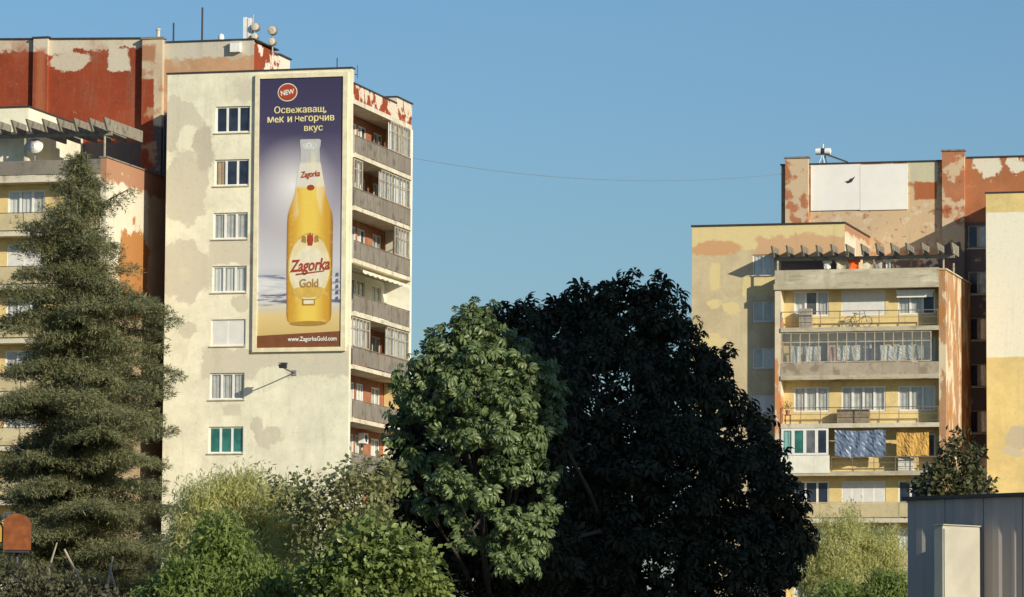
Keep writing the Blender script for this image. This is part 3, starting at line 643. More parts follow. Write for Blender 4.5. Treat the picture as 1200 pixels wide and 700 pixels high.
flat('name_underline', [(.46,.272),(.80,.283),(.80,.279),(.46,.266)], 8, redp, bottle)
text('Gold', .505, .73, .237, 8, dark_gold, bottle, .02, 0, 1.15)
text('www.ZagorkaGold.com', .37, .95, .029, 2, whitep, BB, .02, 0, 1.15)
for i in range(5):
    flat('side_mark', [(.925,.17+.022*i),(.965,.172+.022*i),(.965,.186+.022*i),(.93,.184+.022*i)], 1, plain('slate_print', (.12,.13,.18), .6, .1))

# ================================================================== SMALL THINGS ON THE BUILDINGS
def local(root, u, v, z): return root.matrix_basis @ Vector((u, v, z))
for o in (A, B): o.matrix_basis = Matrix.Translation(o.location) @ Matrix.Rotation(-R_(15), 4, 'Z')
rz15 = -R_(15)
fl = tag(empty('floodlight', local(A, -3.01, 0, 18.34), rz15), 'small black floodlight on a long arm below the beer poster', 'floodlight')
MB().tube([(0,0,0), (-.03,-1.0,.06), (-.05,-1.75,.14)], .035, 8).build('arm', M['metal_dark'], fl)
MB().box(-.12, .12, -.05, -.004, -.14, .14).build('wall_plate', M['metal'], fl)
b = MB(); b.hexa([(-.22,-1.95,.10),(.16,-1.95,.10),(.13,-1.66,.12),(-.19,-1.66,.12)], [(-.26,-2.0,.30),(.20,-2.0,.30),(.14,-1.66,.36),(-.20,-1.66,.36)]); b.build('lamp_head', M['metal_dark'], fl)
MB().box(-.24, .18, -2.02, -1.64, .365, .395).build('visor', M['metal_dark'], fl)
ab = tag(empty('junction_box', local(A, -8.1, 4.8, 36.62), rz15), 'white metal box fixed high on the penthouse wall', 'box')
MB().box(-.28, .28, -.30, -.003, -.25, .28).build('body', M['white_paint'], ab); MB().box(-.31, .31, -.33, -.002, .283, .31).build('lid', M['white_paint'], ab)
def mast(u, v, z, h, r, label, top=None, arms=()):
    o = tag(empty('antenna_mast', local(A, u, v, z), rz15), label, 'antenna')
    MB().tube([(0,0,0), (0,0,h)], r, 8).build('pole', M['metal_dark'], o); MB().lathe([(r*3,0),(r*3,.05),(r*1.4,.10)], seg=8).build('foot', M['metal_dark'], o)
    for x0, x1, zz in arms: MB().tube([(x0,0,zz), (x1,0,zz+.02)], r*.7, 6).build('arm', M['metal_dark'], o)
    return o
mast(-12.05, 5.6, 37.12, 1.15, .05, 'short thin dark mast left of the tall one on the attic roof')
mast(-10.38, 5.6, 37.12, 1.95, .055, 'tallest thin dark mast on the left roof')
vp = tag(empty('vent_pipe', local(A, -12.6, 4.65, 37.34), rz15), 'small pale vent pipe on top of the brick shaft', 'vent')
MB().lathe([(.10,0),(.10,.38)], seg=10).build('pipe', M['concrete_pale'], vp); MB().lathe([(.15,.40),(.15,.45),(.02,.52)], seg=10).build('cowl', M['concrete_pale'], vp)
vp = tag(empty('roof_vent', local(A, -9.2, 5.4, 37.12), rz15), 'white rounded roof vent right of the tallest mast', 'vent')
MB().lathe([(.16,0),(.17,.25),(.13,.36),(.04,.42)], seg=12).build('hood', M['white_paint'], vp); MB().lathe([(.20,-.0),(.20,.05)], seg=12).build('collar', M['metal'], vp)
def drums(u, v, z, label, panels, ds):
    o = tag(empty('cell_antenna', local(A, u, v, z), rz15), label, 'antenna')
    MB().tube([(0,0,0),(0,0,1.5)], .055, 8).build('pole', M['metal'], o)
    for x, z0, z1 in panels: MB().box(x-.09, x+.09, -.16, -.03, z0, z1).build('panel_antenna', M['white_paint'], o)
    for zz, r, x in ds:
        MB().lathe([(r*.5,.25),(r,.12),(r,-.16),(r*.92,-.20)], (x, -.12, zz), 18, axis='Y').build('drum_antenna', M['metal'], o)
        MB().lathe([(r*.90,-.205),(r*.86,-.235),(r*.4,-.26)], (x, -.12, zz), 18, axis='Y').build('radome', M['concrete_pale'], o)
drums(-7.3, 5.2, 37.0, 'cluster of drum and panel antennas at the penthouse corner', [(-.42, -.05, 1.35), (-.16, .1, 1.3)], [(.78, .24, .22), (.25, .20, .20)])
drums(-6.95, 7.6, 36.7, 'pole with two stacked white drum antennas right of the antenna cluster', [], [(1.25, .26, .05), (.62, .22, .05)])
tv = mast(-1.75, 3.0, 33.7, 1.9, .03, 'thin television aerial on the roof above the beer poster', arms=((0, 1.15, .95),))
MB().tube([(1.15,0,.75),(1.15,0,1.45)], .018, 6).build('element', M['metal_dark'], tv); MB().tube([(.55,0,.85),(.55,0,1.1)], .015, 6).build('element', M['metal_dark'], tv)
# solar water heater
sh = tag(empty('solar_water_heater', local(B, .95, 10.4, 33.86), rz15), 'solar water heater with white tank on the right roof', 'water heater')
MB().lathe([(.06,-.50),(.20,-.45),(.20,.45),(.06,.50)], (-.05, 0, .82), 18, axis='X').build('tank', M['white_paint'], sh, smooth=False)
b = MB(); b.hexa([(.0,-.5,.62),(1.5,-.5,.05),(1.5,.5,.05),(.0,.5,.62)], [(.03,-.5,.70),(1.53,-.5,.12),(1.53,.5,.12),(.03,.5,.70)]); b.build('collector', M['glass'], sh)
for x, y in ((-.25,-.4),(-.25,.4),(.1,-.4),(.1,.4)): MB().tube([(x,y,0),(0,y,.65)], .03, 6).build('leg', M['white_paint'], sh)
MB().lathe([(.205,-.12),(.205,.12)], (-.05, 0, .82), 18, axis='X').build('strap', M['metal_dark'], sh)
MB().tube([(-.05,0,1.0),(-.05,0,1.28)], .035, 8).build('vent_pipe', M['white_paint'], sh)
# cable
P0, P1 = local(A, .02, 11.4, 31.15), local(B, -1.53, 9.5, 33.25); pts = []
for i in range(33):
    k = i/32; p = P0.lerp(P1, k); p.z -= 4*k*(1-k)*.80; pts.append(p)
tag(MB().tube(pts, .015, 6).build('overhead_cable', M['rubber']), 'thin dark cable sagging across the sky between the blocks', 'cable')
# satellite dish on the near left block's terrace and air conditioner low on the side
def ac(root, mp, a, z, label):
    p = mp(a, 0, z); o = tag(empty('air_conditioner', local(root, *p), rz15), label, 'air conditioner')
    MB().box(.02, .34, -.4, .4, -.28, .28).build('casing', M['white_paint'], o); MB().lathe([(.22,.345),(.22,.355),(.20,.36)], (0, 0, 0), 16, axis='X').build('fan_grille', M['metal_dark'], o)
    for y in (-.3, .3): MB().box(.0, .3, y-.02, y+.02, -.33, -.285).build('bracket', M['metal'], o)
ac(A, dm, 1.9, 30.05-2.82*6+2.1, 'white air conditioner nearest the gable on the lowest visible side loggia'); ac(A, dm, 6.6, 30.05-2.82*6+2.1, 'white air conditioner farther along the lowest visible side loggia')
# awning on side loggia 4
aw = tag(empty('awning', local(A, 0, 0, 24.1), rz15), 'cream scalloped awning under the fourth side balcony', 'awning')
cloth = plain('cream_awning_cloth', (.76, .70, .52), .9, .1)
b = MB(); N = 40
for i in range(N):
    v0, v1 = .6+9.2*i/N, .6+9.2*(i+1)/N; d0, d1 = .05*math.sin(i*1.3), .05*math.sin((i+1)*1.3)
    b.quad([(-.25, v0, 0), (-.25, v1, 0), (.55+d1*.3, v1, -.28), (.55+d0*.3, v0, -.28)])
b.build('canopy', cloth, aw)
b = MB()
for i in range(N):
    v0, v1 = .6+9.2*i/N, .6+9.2*(i+1)/N; s0, s1 = .10+.07*abs(math.sin(i*math.pi/4)), .10+.07*abs(math.sin((i+1)*math.pi/4))
    b.quad([(.552, v0, -.28), (.552, v1, -.28), (.553, v1, -.30-s1), (.553, v0, -.30-s0)])
b.build('valance', cloth, aw)
# laundry
def cloth_piece(name, label, root, u0, u1, v, z0, z1, mat, shirt=False, cat='laundry', group=None):
    n = 22; b = MB(); ph = random.random()*6; rows = 12; g = []; wr = random.Random(name+label); sag = wr.uniform(.02, .05)
    for j in range(rows+1):
        for i in range(n+1):
            q = j/rows; x = u0+(u1-u0)*i/n; zz = z1+(z0-z1)*q*(1+.05*math.sin(i*.5+ph)); w = u1-u0; y = v+.05*q*math.sin(x*5.1/max(w,.5)+ph)+.03*math.sin(x*7.3+q*2.2+ph)+wr.uniform(-.018, .018)*w**.5; zz -= sag*w*math.sin(math.pi*i/n)*(1-q*.3)+wr.uniform(-.008, .008)
            if shirt and q > .35: x = (u0+u1)/2+(x-(u0+u1)/2)*.72
            g.append((x, y, zz))
    b.v = g
    for j in range(rows):
        for i in range(n):
            a = j*(n+1)+i; b.f.append((a, a+n+1, a+n+2, a+1)); b.m.append(0)
    o = b.build(name, mat); o.location = root.location; o.rotation_euler = (0, 0, rz15); o.parent = None
    md = o.modifiers.new('thickness', 'SOLIDIFY'); md.thickness = .012
    return tag(o, label, cat, group)
cw = plain('white_cotton', (.78, .77, .72), .9, .08); co = plain('orange_cotton', (.80, .16, .03), .9, .1); cgr = plain('faded_grey_cotton', (.42, .42, .38), .9, .15); cbe = plain('beige_cotton', (.62, .56, .40), .9, .1); cpi = plain('pink_cotton', (.62, .38, .33), .9, .1); cbl = plain('dark_blue_cotton', (.08, .10, .18), .9, .2)
ln = 'laundry hanging on the roof terrace'
LV = .55; zt = 27.1
cloth_piece('hanging_shirt', 'small white shirt, leftmost garment on the roof terrace line', B, 2.75, 3.3, LV, 26.45, 26.98, cw, True, 'shirt', ln)
cloth_piece('hanging_shirt', 'cream shirt left of the orange garments on the terrace line', B, 3.5, 4.2, LV, 26.3, 27.05, cbe, True, 'shirt', ln)
cloth_piece('hanging_shirt', 'bright orange shirt on the roof terrace line', B, 4.22, 5.0, LV, 26.35, 27.1, co, True, 'shirt', ln)
cloth_piece('hanging_towel', 'pale beige towel right of the orange shirt on the terrace line', B, 5.15, 5.75, LV, 26.3, 27.0, cbe, False, 'towel', ln)
cloth_piece('hanging_trousers', 'grey trousers, second garment from the right on the terrace line', B, 5.85, 6.35, LV, 26.3, 27.05, cgr, True, 'trousers', ln)
cloth_piece('hanging_shirt', 'white long shirt, rightmost garment on the terrace line', B, 6.45, 6.85, LV, 26.35, 27.08, cw, True, 'shirt', ln)
tag(MB().tube([local(B, .2, LV, 27.12), local(B, 5, LV, 27.06), local(B, 10, LV, 27.14)], .012, 5).build('clothes_line', M['rubber']), 'thin line holding the laundry on the roof terrace', 'clothes line')
gl2 = 'laundry behind the loggia glazing'; z2 = zs[1]
for u0, u1, zz0, zz1, m, lb in ((.9, 1.5, .55, 1.75, cw, 'white sheet, leftmost behind the glazed loggia'), (1.75, 2.7, .75, 1.75, cw, 'wide white cloth left of the pink towel in the glazed loggia'), (3.15, 3.6, .8, 1.7, cpi, 'faded pink towel behind the loggia glazing'),
                                (3.7, 5.1, .9, 1.78, cw, 'white washing right of the pink towel in the glazed loggia'), (5.2, 6.1, .9, 1.6, cbl, 'dark blue cloth behind the loggia glazing'), (6.2, 8.1, .85, 1.75, cw, 'largest white bed sheet behind the loggia glazing'), (8.2, 8.8, .95, 1.7, cgr, 'grey cloth, rightmost behind the glazed loggia')):
    cloth_piece('hanging_sheet', lb, B, u0, u1, .25, z2+zz0, z2+zz1, m, False, 'laundry', gl2)
blue = plain('blue_tarpaulin', (.15, .20, .29), .4, .2, 4.0, spec=.6); ochre = plain('ochre_sunblind', (.56, .33, .085), .8, .1)
z4 = zs[3]
cloth_piece('tarpaulin', 'crinkled blue tarpaulin hung across the loggia', B, 3.55, 6.55, .12, z4+.85, z4+2.45, blue, False, 'tarpaulin')
cloth_piece('sunblind', 'ochre cloth sunblind right of the blue tarpaulin', B, 7.2, 9.1, .10, z4+.85, z4+2.25, ochre, False, 'blind')
hood = tag(empty('loggia_awning', local(B, 7.1, .92, zs[0]+2.02), rz15), 'white awning box over the right window of the top loggia', 'awning')
MB().box(.0, 2.3, -.35, -.003, .0, .16).build('casing', M['white_paint'], hood); MB().box(.05, 2.2, -.37, -.352, -.30, .1).build('valance', M['white_paint'], hood)
# bicycle on the top loggia
bk = tag(empty('bicycle', local(B, 4.9, .30, zs[0]), rz15), 'bicycle leaning behind the top loggia railing', 'bicycle')
for x in (-.52, .52):
    ring = [(x+.31*math.cos(a), 0, .33+.31*math.sin(a)) for a in [2*math.pi*i/20 for i in range(21)]]
    w = MB().tube(ring, .022, 6, caps=False).build('wheel', M['rubber'], bk)
    for i in range(6):
        a = math.pi*i/6; MB().tube([(x-.3*math.cos(a),0,.33-.3*math.sin(a)), (x+.3*math.cos(a),0,.33+.3*math.sin(a))], .004, 4).build('spoke', M['metal'], w)
b = MB()
for p, q in (((-.52,0,.33),(-.1,0,.3)), ((-.1,0,.3),(-.2,0,.8)), ((-.2,0,.75),(.38,0,.78)), ((-.1,0,.3),(.4,0,.68)), ((-.52,0,.33),(-.2,0,.75)), ((.52,0,.33),(.36,0,.95))): b.tube([p, q], .018, 6)
b.build('bicycle_frame', M['metal_dark'], bk); MB().box(-.32, -.06, -.06, .06, .80, .85).build('saddle', M['rubber'], bk); MB().tube([(.30,-.25,.97),(.36,0,.97),(.30,.25,.97)], .014, 6).build('handlebar', M['metal'], bk)

# clutter on the loggias
def pot_plant(u, v, z, h, label):
    o = tag(empty('potted_plant', local(B, u, v, z), rz15), label, 'plant')
    MB().lathe([(.11,0),(.15,.24),(.16,.26)], seg=12).build('pot', plain('terracotta', (.36,.15,.08), .8, .15), o)
    n = 160; P = rng.normal(size=(n, 3))*np.array([.16, .12, .16])+np.array([0, 0, h*.65]); d = norm(P-np.array([0, 0, .2])+rng.normal(size=(n, 3))*.2)
    b = MB()
    for p, q in zip(P, d):
        sd = np.cross(q, [0, 0, 1.]); b.quad([p, p+q*.06+sd*.03, p+q*.14, p+q*.06-sd*.03])
    f = b.build('foliage', plain('pot_plant_leaf', (.07,.11,.04), .6, .3), o); f['kind'] = 'stuff'
pot_plant(.75, .12, zs[2]+.55, .75, 'bushy potted plant at the left end of the third loggia')
st = tag(empty('plant_stand', local(B, .75, .12, zs[2]), rz15), 'small metal stand under the potted plant on the third loggia', 'stand')
MB().box(-.18, .18, -.15, .15, .50, .545).build('top', M['metal_dark'], st)
for x in (-.15, .15):
    for y in (-.12, .12): MB().box(x-.015, x+.015, y-.015, y+.015, 0, .50).build('leg', M['metal_dark'], st)
def cupboard(u, v, z, w, h, mat, label):
    o = tag(empty('storage_cupboard', local(B, u, v, z), rz15), label, 'cupboard')
    MB().box(-w/2, w/2, 0, .38, 0, h).build('carcass', mat, o)
    for q in (-1, 1): MB().box(q*w/4-w/4+.01, q*w/4+w/4-.01, -.022, -.002, .04, h-.03).build('door', mat, o)
    MB().box(-.03, .03, -.04, -.024, h*.45, h*.6).build('handle', M['metal'], o)
cupboard(1.75, .30, zs[0], .75, 1.15, plain('grey_cupboard_board', (.34, .31, .26), .7, .15), 'grey storage cupboard at the left of the top loggia')
cupboard(7.7, .30, zs[3], .9, .75, plain('pale_cupboard_board', (.66, .63, .55), .7, .12), 'low pale cupboard below the ochre sunblind')
cupboard(4.6, .25, zs[2], 1.9, .85, plain('brown_cupboard_board', (.26, .21, .15), .8, .2), 'long low brown cupboard on the third loggia')
dish = tag(empty('satellite_dish', local(A, -16.2, -4.35, 29.5), rz15), 'white satellite dish under the left pergola', 'satellite dish')
MB().tube([(0,0,-.1),(0,0,.62)], .03, 8).build('pole', M['metal'], dish)
b = MB().lathe([(.46,-.10),(.40,-.05),(.25,.02),(.05,.05)], (0,0,0), 24, axis='Y').build('reflector', M['white_paint'], dish, smooth=True); b.location = (0, -.08, .72); b.rotation_euler = (R_(-25), 0, R_(20))
MB().tube([(0,-.1,.55),(.1,-.55,.70)], .015, 6).build('feed_arm', M['metal'], dish); MB().lathe([(.04,0),(.05,.1)], (.1,-.55,.68), 8).build('feed_horn', M['metal'], dish)

# ================================================================== ADDED SHADE TOWER (out of frame, sized and turned to shade the dark chestnut)
az = R_(41); Wd = Vector((math.cos(az), math.sin(az), 0)); Sd = Vector((math.sin(az), -math.cos(az), 0))
c0 = Vector((20.05, 60, 0)); TW = 5.1
TT = tag(empty('shade_tower', c0 + Sd*4, az), 'grey rendered tower added out of view on the right to shade the dark tree', 'tower')
tm = plaster('grey_tower_render', (.40, .37, .31), (('noise', (.30, .27, .22), .5, .5, .7, 2.0),), dirt=.4)
th = [(-1.6, 1.6, 2.2+2.9*i, 3.6+2.9*i) for i in range(7)]
wall('tower_wall', tm, TT, front_map(-4.0), -TW, TW, 0, 22.6, th); wall('tower_wall', tm, TT, lambda a, d, z: (a, 4.0-d, z), -TW, TW, 0, 22.6)
wall('tower_wall', tm, TT, side_map(TW), -4.0, 4.0, 0, 22.6); wall('tower_wall', tm, TT, lambda a, d, z: (-TW+d, a, z), -4.0, 4.0, 0, 22.6)
for h in th: window(TT, front_map(-4.0), *h, ['glass', 'glass'])
MB().box(-TW-.1, TW+.1, -4.1, 4.1, 22.603, 22.75).build('roof', M['coping'], TT)

# ================================================================== VEGETATION
PX = 5000.0
def place(tmplV, tmplF, pos, ydir, nrm, scale):
    """put a leaf template (Y = along, Z = normal) at each position"""
    y = norm(ydir); z = norm(nrm-(nrm*y).sum(1, keepdims=True)*y); x = np.cross(y, z)
    Rm = np.stack([x, y, z], axis=2)                                  # n,3,3
    V = np.einsum('nij,kj->nki', Rm, tmplV)*scale[:, None, None]+pos[:, None, :]
    n, k = len(pos), len(tmplV)
    Fq = tmplF[None]+(np.arange(n)*k)[:, None, None]
    return V.reshape(-1, 3), Fq.reshape(-1, tmplF.shape[1])
def palmate(n=7):
    V, Fq = [], []
    for i in range(n):
        a = R_(-105+210*i/(n-1)); L = 1.0-.38*abs(2*i/(n-1)-1)**1.3; w = .19*L
        d = np.array([math.sin(a), math.cos(a), 0]); s = np.array([math.cos(a), -math.sin(a), 0]); up = np.array([0, 0, 1.])
        b = len(V)
        V += [d*.06, d*.50*L+s*w*.75-up*.06, d*.70*L+s*w-up*.28*L, d*.82*L-up*.66*L, d*.70*L-s*w-up*.28*L, d*.50*L-s*w*.75-up*.06, d*.54*L-up*.16]
        Fq += [[b, b+1, b+6, b+6], [b+1, b+2, b+3, b+6], [b+6, b+3, b+4, b+5], [b, b+6, b+5, b+5]]
    T = []
    for q in Fq:
        T.append([q[0], q[1], q[2]])
        if q[3] != q[2]: T.append([q[0], q[2], q[3]])
    return np.array(V), np.array(T)
def simple_leaf(w=.32, fold=.12, droop=.15):
    V = np.array([[0,0,0],[w,.5,-.02],[0,.55,-fold],[-w,.5,-.02],[0,1,-droop]])
    return V, np.array([[0,1,2],[0,2,3],[1,4,2],[2,4,3]])
def blade(w=.10, droop=.25):
    V = np.array([[0,0,0],[w,.4,.0],[-w,.4,.0],[0,1,-droop]]); return V, np.array([[0,1,2],[1,3,2]])
def lobes_px(lst, D):
    out = []
    for px, py, rx, ry, dd, ncl in lst:
        k = (D+dd)/PX; out.append((np.array([(px-600)*k+.0, D+dd, 1.6+(810+.0062*(px-600)-py)*k]), np.array([rx*k, max(rx, ry)*k*.9, ry*k]), ncl))
    return out
def sample_lobes(lobes, shell=.62):
    P, O = [], []
    for c, r, n in lobes:
        d = norm(rng.normal(size=(n, 3))); q = shell+(1-shell)*rng.random((n, 1))**.7
        bump = 1+.16*np.sin(d[:, :1]*5+c[0])*np.cos(d[:, 2:3]*6+c[2])+.06*rng.normal(size=(n, 1))
        P.append(c+d*r*q*bump); O.append(norm(d/np.maximum(r, .2)))
    return np.concatenate(P), np.concatenate(O)
def limbs(parent, base, top_z, lobes, mat, r0=.22, seed=1):
    rr = random.Random(seed); b = MB(); mid = Vector((base[0], base[1], top_z*.45)); top = Vector((base[0]+.2, base[1]+.1, top_z*.8))
    b.tube([Vector((base[0], base[1], -.05)), Vector((base[0]+.03, base[1], 1.2)), mid, top], [r0*1.25, r0, r0*.75, r0*.25], 10)
    trunk = b.build('trunk', mat, parent)
    for c, r, n in lobes:
        c = Vector(c); k = rr.uniform(.3, .75); s = Vector((base[0], base[1], 1.2)).lerp(top, k); m = s.lerp(c, .5)+Vector((rr.uniform(-.2, .2), rr.uniform(-.2, .2), rr.uniform(-.1, .3)))
        bb = MB(); bb.tube([s, m, c], [r0*.42, r0*.26, r0*.08], 7)
        for _ in range(5):
            e = c+Vector((rr.uniform(-1, 1)*r[0], rr.uniform(-1, 1)*r[1], rr.uniform(-.6, .9)*r[2]))*.85; bb.tube([m.lerp(c, rr.uniform(.2, 1)), e], [r0*.12, r0*.03], 5)
        bb.build('limb', mat, parent)
bark = plaster('grey_brown_bark', (.09, .075, .06), (('noise', (.07, .055, .04), (6, 6, 1.5), .45, .6, 1.0),), dirt=.3)

twigbark = plain('pale_twig_bark', (.24, .20, .12), .9, .2)
def chestnut(name, label, D, lst, leaf, mat, basepx, top_z, per=5, picked=0, sc=(.12, .26), back=.3):
    lob = lobes_px(lst, D); base = ((basepx-600)*D/PX, D+back, 0)
    t = tag(empty(name, (base[0], base[1], 0)), label, 'tree')
    P, O = sample_lobes(lob); n = len(P)
    P = np.repeat(P, per, 0)-np.array([base[0], base[1], 0]); O = np.repeat(O, per, 0); m = len(P)
    rd = norm(rng.normal(size=(m, 3))); yd = norm(O*.6+rd*.9+np.array([0, 0, -.30])); nr = norm(np.array([0, 0, .75])+O*.6+rng.normal(size=(m, 3))*.55)
    scl = rng.uniform(*sc, size=m); P = P+yd*.10
    TV, TF = palmate(7 if leaf == 7 else 5)
    keep = np.ones(m, bool)
    if picked:                                                        # the leaves that show largest: nearest the camera
        idx = np.argsort((P+0)[:, 1]+rng.normal(size=m)*.15)[:picked]; keep[idx] = False
        V0, F0 = TV.copy(), TF.copy(); me = npmesh('leaf', V0, F0, mat)
        for i in idx:
            y = Vector(yd[i]).normalized(); zv = Vector(nr[i]); zv = (zv-y*zv.dot(y)).normalized(); x = y.cross(zv)
            o = link('leaf', me, t); Mx = Matrix((x, y, zv)).transposed().to_4x4(); o.matrix_basis = Matrix.Translation(Vector(P[i])) @ Mx @ Matrix.Diagonal((scl[i],)*3+(1,))
    V, Fq = place(TV, TF, P[keep], yd[keep], nr[keep], scl[keep])
    c = link('crown', npmesh('crown', V, Fq, mat), t); c['kind'] = 'stuff'
    L2 = [(c_-np.array([base[0], base[1], 0]), r, k) for c_, r, k in lob]
    limbs(t, (0, 0), top_z, L2, bark, .17 if D > 80 else .13, seed=int(D))
    return t
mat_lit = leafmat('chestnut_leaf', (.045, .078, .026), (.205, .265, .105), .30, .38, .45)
mat_dark = leafmat('shaded_chestnut_leaf', (.032, .034, .023), (.058, .060, .038), .12, .8, .06)  # shade also put into the leaf colour, darker than the sunlit copy
# dark tree: (px, py, rx, ry, depth offset, twigs)
dark = [(735, 378, 48, 54, 0, 125), (690, 366, 34, 38, 0.3, 62), (668, 404, 48, 50, 0.5, 117), (618, 388, 34, 34, 0.0, 56), (585, 372, 14, 14, 0, 12), (770, 366, 34, 34, 0, 56), (795, 415, 42, 44, 0, 89), (700, 470, 90, 80, -1, 351), (800, 470, 55, 55, -0.5, 147), (835, 445, 24, 22, 0, 25), (843, 420, 12, 10, 0, 12), (862, 475, 22, 18, 0, 18), (880, 515, 32, 36, 0, 56), (900, 545, 24, 26, 0, 29), (868, 575, 55, 55, -0.4, 147), (770, 560, 100, 80, -1.4, 390), (920, 590, 24, 28, 0, 31), (930, 625, 22, 26, 0, 26), (905, 650, 36, 44, 0, 76), (860, 660, 65, 60, -1, 190), (740, 660, 110, 80, -1.6, 429), (660, 560, 75, 95, -1.2, 347), (660, 680, 90, 70, -0.5, 307), (500, 475, 34, 40, -6, 65), (556, 440, 46, 50, -6, 112), (616, 440, 40, 46, -6, 89), (520, 540, 60, 50, -6, 146), (600, 540, 60, 60, -6, 175), (480, 560, 34, 60, -6, 98), (500, 630, 55, 60, -6, 161), (590, 630, 70, 70, -6, 239), (540, 690, 80, 50, -6, 195), (640, 640, 40, 60, -6, 117), (640, 480, 40, 60, -5.6, 117)]
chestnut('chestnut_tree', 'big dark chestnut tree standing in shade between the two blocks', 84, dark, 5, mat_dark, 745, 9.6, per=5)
lit = [(562, 382, 20, 14, 0.5, 24), (530, 398, 20, 12, 0.4, 21), (504, 420, 20, 14, 0.3, 24), (598, 408, 16, 10, 0.7, 14), (566, 422, 24, 13, -0.1, 27), (614, 432, 16, 15, 0.0, 21), (532, 446, 24, 13, -0.3, 27), (484, 446, 18, 11, 0.3, 17), (506, 478, 20, 11, -0.1, 19), (562, 466, 26, 14, -0.6, 32), (606, 470, 20, 14, -0.5, 24), (638, 446, 11, 19, 0.1, 18), (644, 488, 10, 16, 0.1, 14), (550, 506, 20, 10, -0.8, 17), (592, 508, 22, 13, -0.8, 25), (622, 520, 14, 17, -0.5, 20), (606, 552, 14, 11, -0.9, 13), (530, 568, 24, 12, -1.1, 25), (564, 582, 16, 10, -1.1, 14), (602, 612, 18, 12, -1.3, 19), (628, 630, 12, 18, -1.2, 19), (610, 660, 18, 12, -1.3, 19), (586, 644, 10, 10, -1.1, 8), (474, 482, 14, 9, 0.4, 11), (520, 530, 14, 8, 0, 9), (568, 362, 8, 7, 0.5, 7), (545, 374, 9, 7, 0.5, 7), (650, 462, 8, 12, 0.2, 8), (548, 632, 12, 6, -1, 7), (480, 540, 10, 8, 0.2, 7), (500, 592, 10, 7, -0.4, 7), (640, 560, 8, 12, -0.4, 8), (586, 440, 12, 10, 0.1, 10), (540, 424, 14, 10, 0.1, 12), (476, 462, 12, 9, 0.3, 12), (464, 506, 9, 8, 0.4, 9), (494, 536, 11, 8, 0.1, 10), (470, 560, 8, 8, 0.3, 8), (522, 506, 12, 8, -0.2, 11), (580, 548, 10, 7, -0.7, 9), (540, 604, 9, 6, -0.9, 8), (640, 600, 7, 8, -0.8, 8), (580, 398, 12, 9, 0.5, 12)]
chestnut('chestnut_tree', 'sunlit green chestnut tree left of the dark tree', 75, lit, 7, mat_lit, 575, 7.6, per=4, picked=280, sc=(.10, .205), back=3.4)

def leafy(name, label, D, lst, mat, tmpl, sc, per, basepx, h, updir=-.2, outw=.6, cat='shrub', stem_r=.06):
    lob = lobes_px(lst, D); base = ((basepx-600)*D/PX, D, 0)
    t = tag(empty(name, (base[0], base[1], 0)), label, cat)
    P, O = sample_lobes(lob, .45); P = np.repeat(P, per, 0)-np.array([base[0], base[1], 0]); O = np.repeat(O, per, 0); m = len(P)
    P = P+rng.normal(size=(m, 3))*.10
    yd = norm(O*outw+norm(rng.normal(size=(m, 3)))*.8+np.array([0, 0, updir])); nr = norm(np.array([0, 0, .6])+O*.7+rng.normal(size=(m, 3))*.5)
    V, Fq = place(*tmpl, P, yd, nr, rng.uniform(*sc, size=m)); c = link('crown', npmesh('crown', V, Fq, mat), t); c['kind'] = 'stuff'
    L2 = [(c_-np.array([base[0], base[1], 0]), r, k) for c_, r, k in lob]
    limbs(t, (0, 0), h, L2, twigbark, stem_r, seed=int(basepx)); return t
mat_bush = leafmat('bush_leaf', (.10, .15, .03), (.24, .29, .085), .35, .4, .45)
mat_olive = leafmat('olive_leaf', (.14, .16, .055), (.34, .34, .16), .4, .45, .4)
mat_willow = leafmat('pale_willow_leaf', (.36, .37, .13), (.56, .55, .25), .5, .5, .3)
mat_green = leafmat('fresh_green_leaf', (.12, .18, .035), (.25, .31, .09), .45, .5, .3)
leafy('leafy_bush', 'bright green broad-leaved bush below the sunlit chestnut', 66, [(430,655,46,44,0,230),(480,672,36,36,-.2,170),(390,685,36,30,.1,150),(440,700,70,40,0,260),(500,705,30,28,0,90)], mat_bush, simple_leaf(.30), (.09, .16), 10, 440, 3.6, -.3)
leafy('leafy_bush', 'olive green shrub in front of the gable foot, left of the chestnut', 70, [(420,585,40,44,0,200),(385,600,36,40,.3,130),(355,585,26,30,.6,45),(330,575,20,20,.6,22),(455,560,16,24,.2,40),(430,640,50,40,.6,160),(380,650,40,50,.5,130)], mat_olive, simple_leaf(.36), (.07, .12), 7, 410, 4.2, -.1)
def willow(name, label, D, lst, m1, m2, basepx, h, per=48, sc=(.08, .15), w=.085):
    t = leafy(name, label, D, lst, m1, blade(w, .2), sc, per, basepx, h, -.75, .35, cat='shrub'); return t
willow('willow_shrub', 'pale feathery willow shrub right of the conifer', 72, [(240,600,38,40,0,100),(290,588,36,36,.2,75),(330,610,34,44,.2,110),(280,640,80,50,0,330),(225,660,30,50,.2,140),(350,660,24,46,.3,90),(270,570,40,22,.2,35)], mat_willow, None, 280, 4.0)
willow('willow_shrub', 'fresh green undergrowth at the foot of the pale willow', 68, [(235,690,44,40,0,240),(290,690,50,36,0,240),(345,700,36,30,.1,130),(200,705,30,24,.1,70),(260,640,30,34,.2,110)], mat_green, None, 270, 2.8, sc=(.08, .14), w=.16)
willow('willow_shrub', 'yellow green willow shrub left of the grey shed', 96, [(985,640,34,34,0,130),(1030,650,36,34,.2,150),(960,672,30,36,.2,110),(1000,690,60,44,0,260),(1052,690,26,36,.3,90),(1000,610,16,16,.3,18)], mat_willow, None, 1005, 4.8)
willow('willow_shrub', 'dark green undergrowth below the yellow green willow', 92, [(1040,700,34,30,0,140),(985,708,40,24,0,120)], mat_green, None, 1015, 3.0, sc=(.08, .14), w=.16)
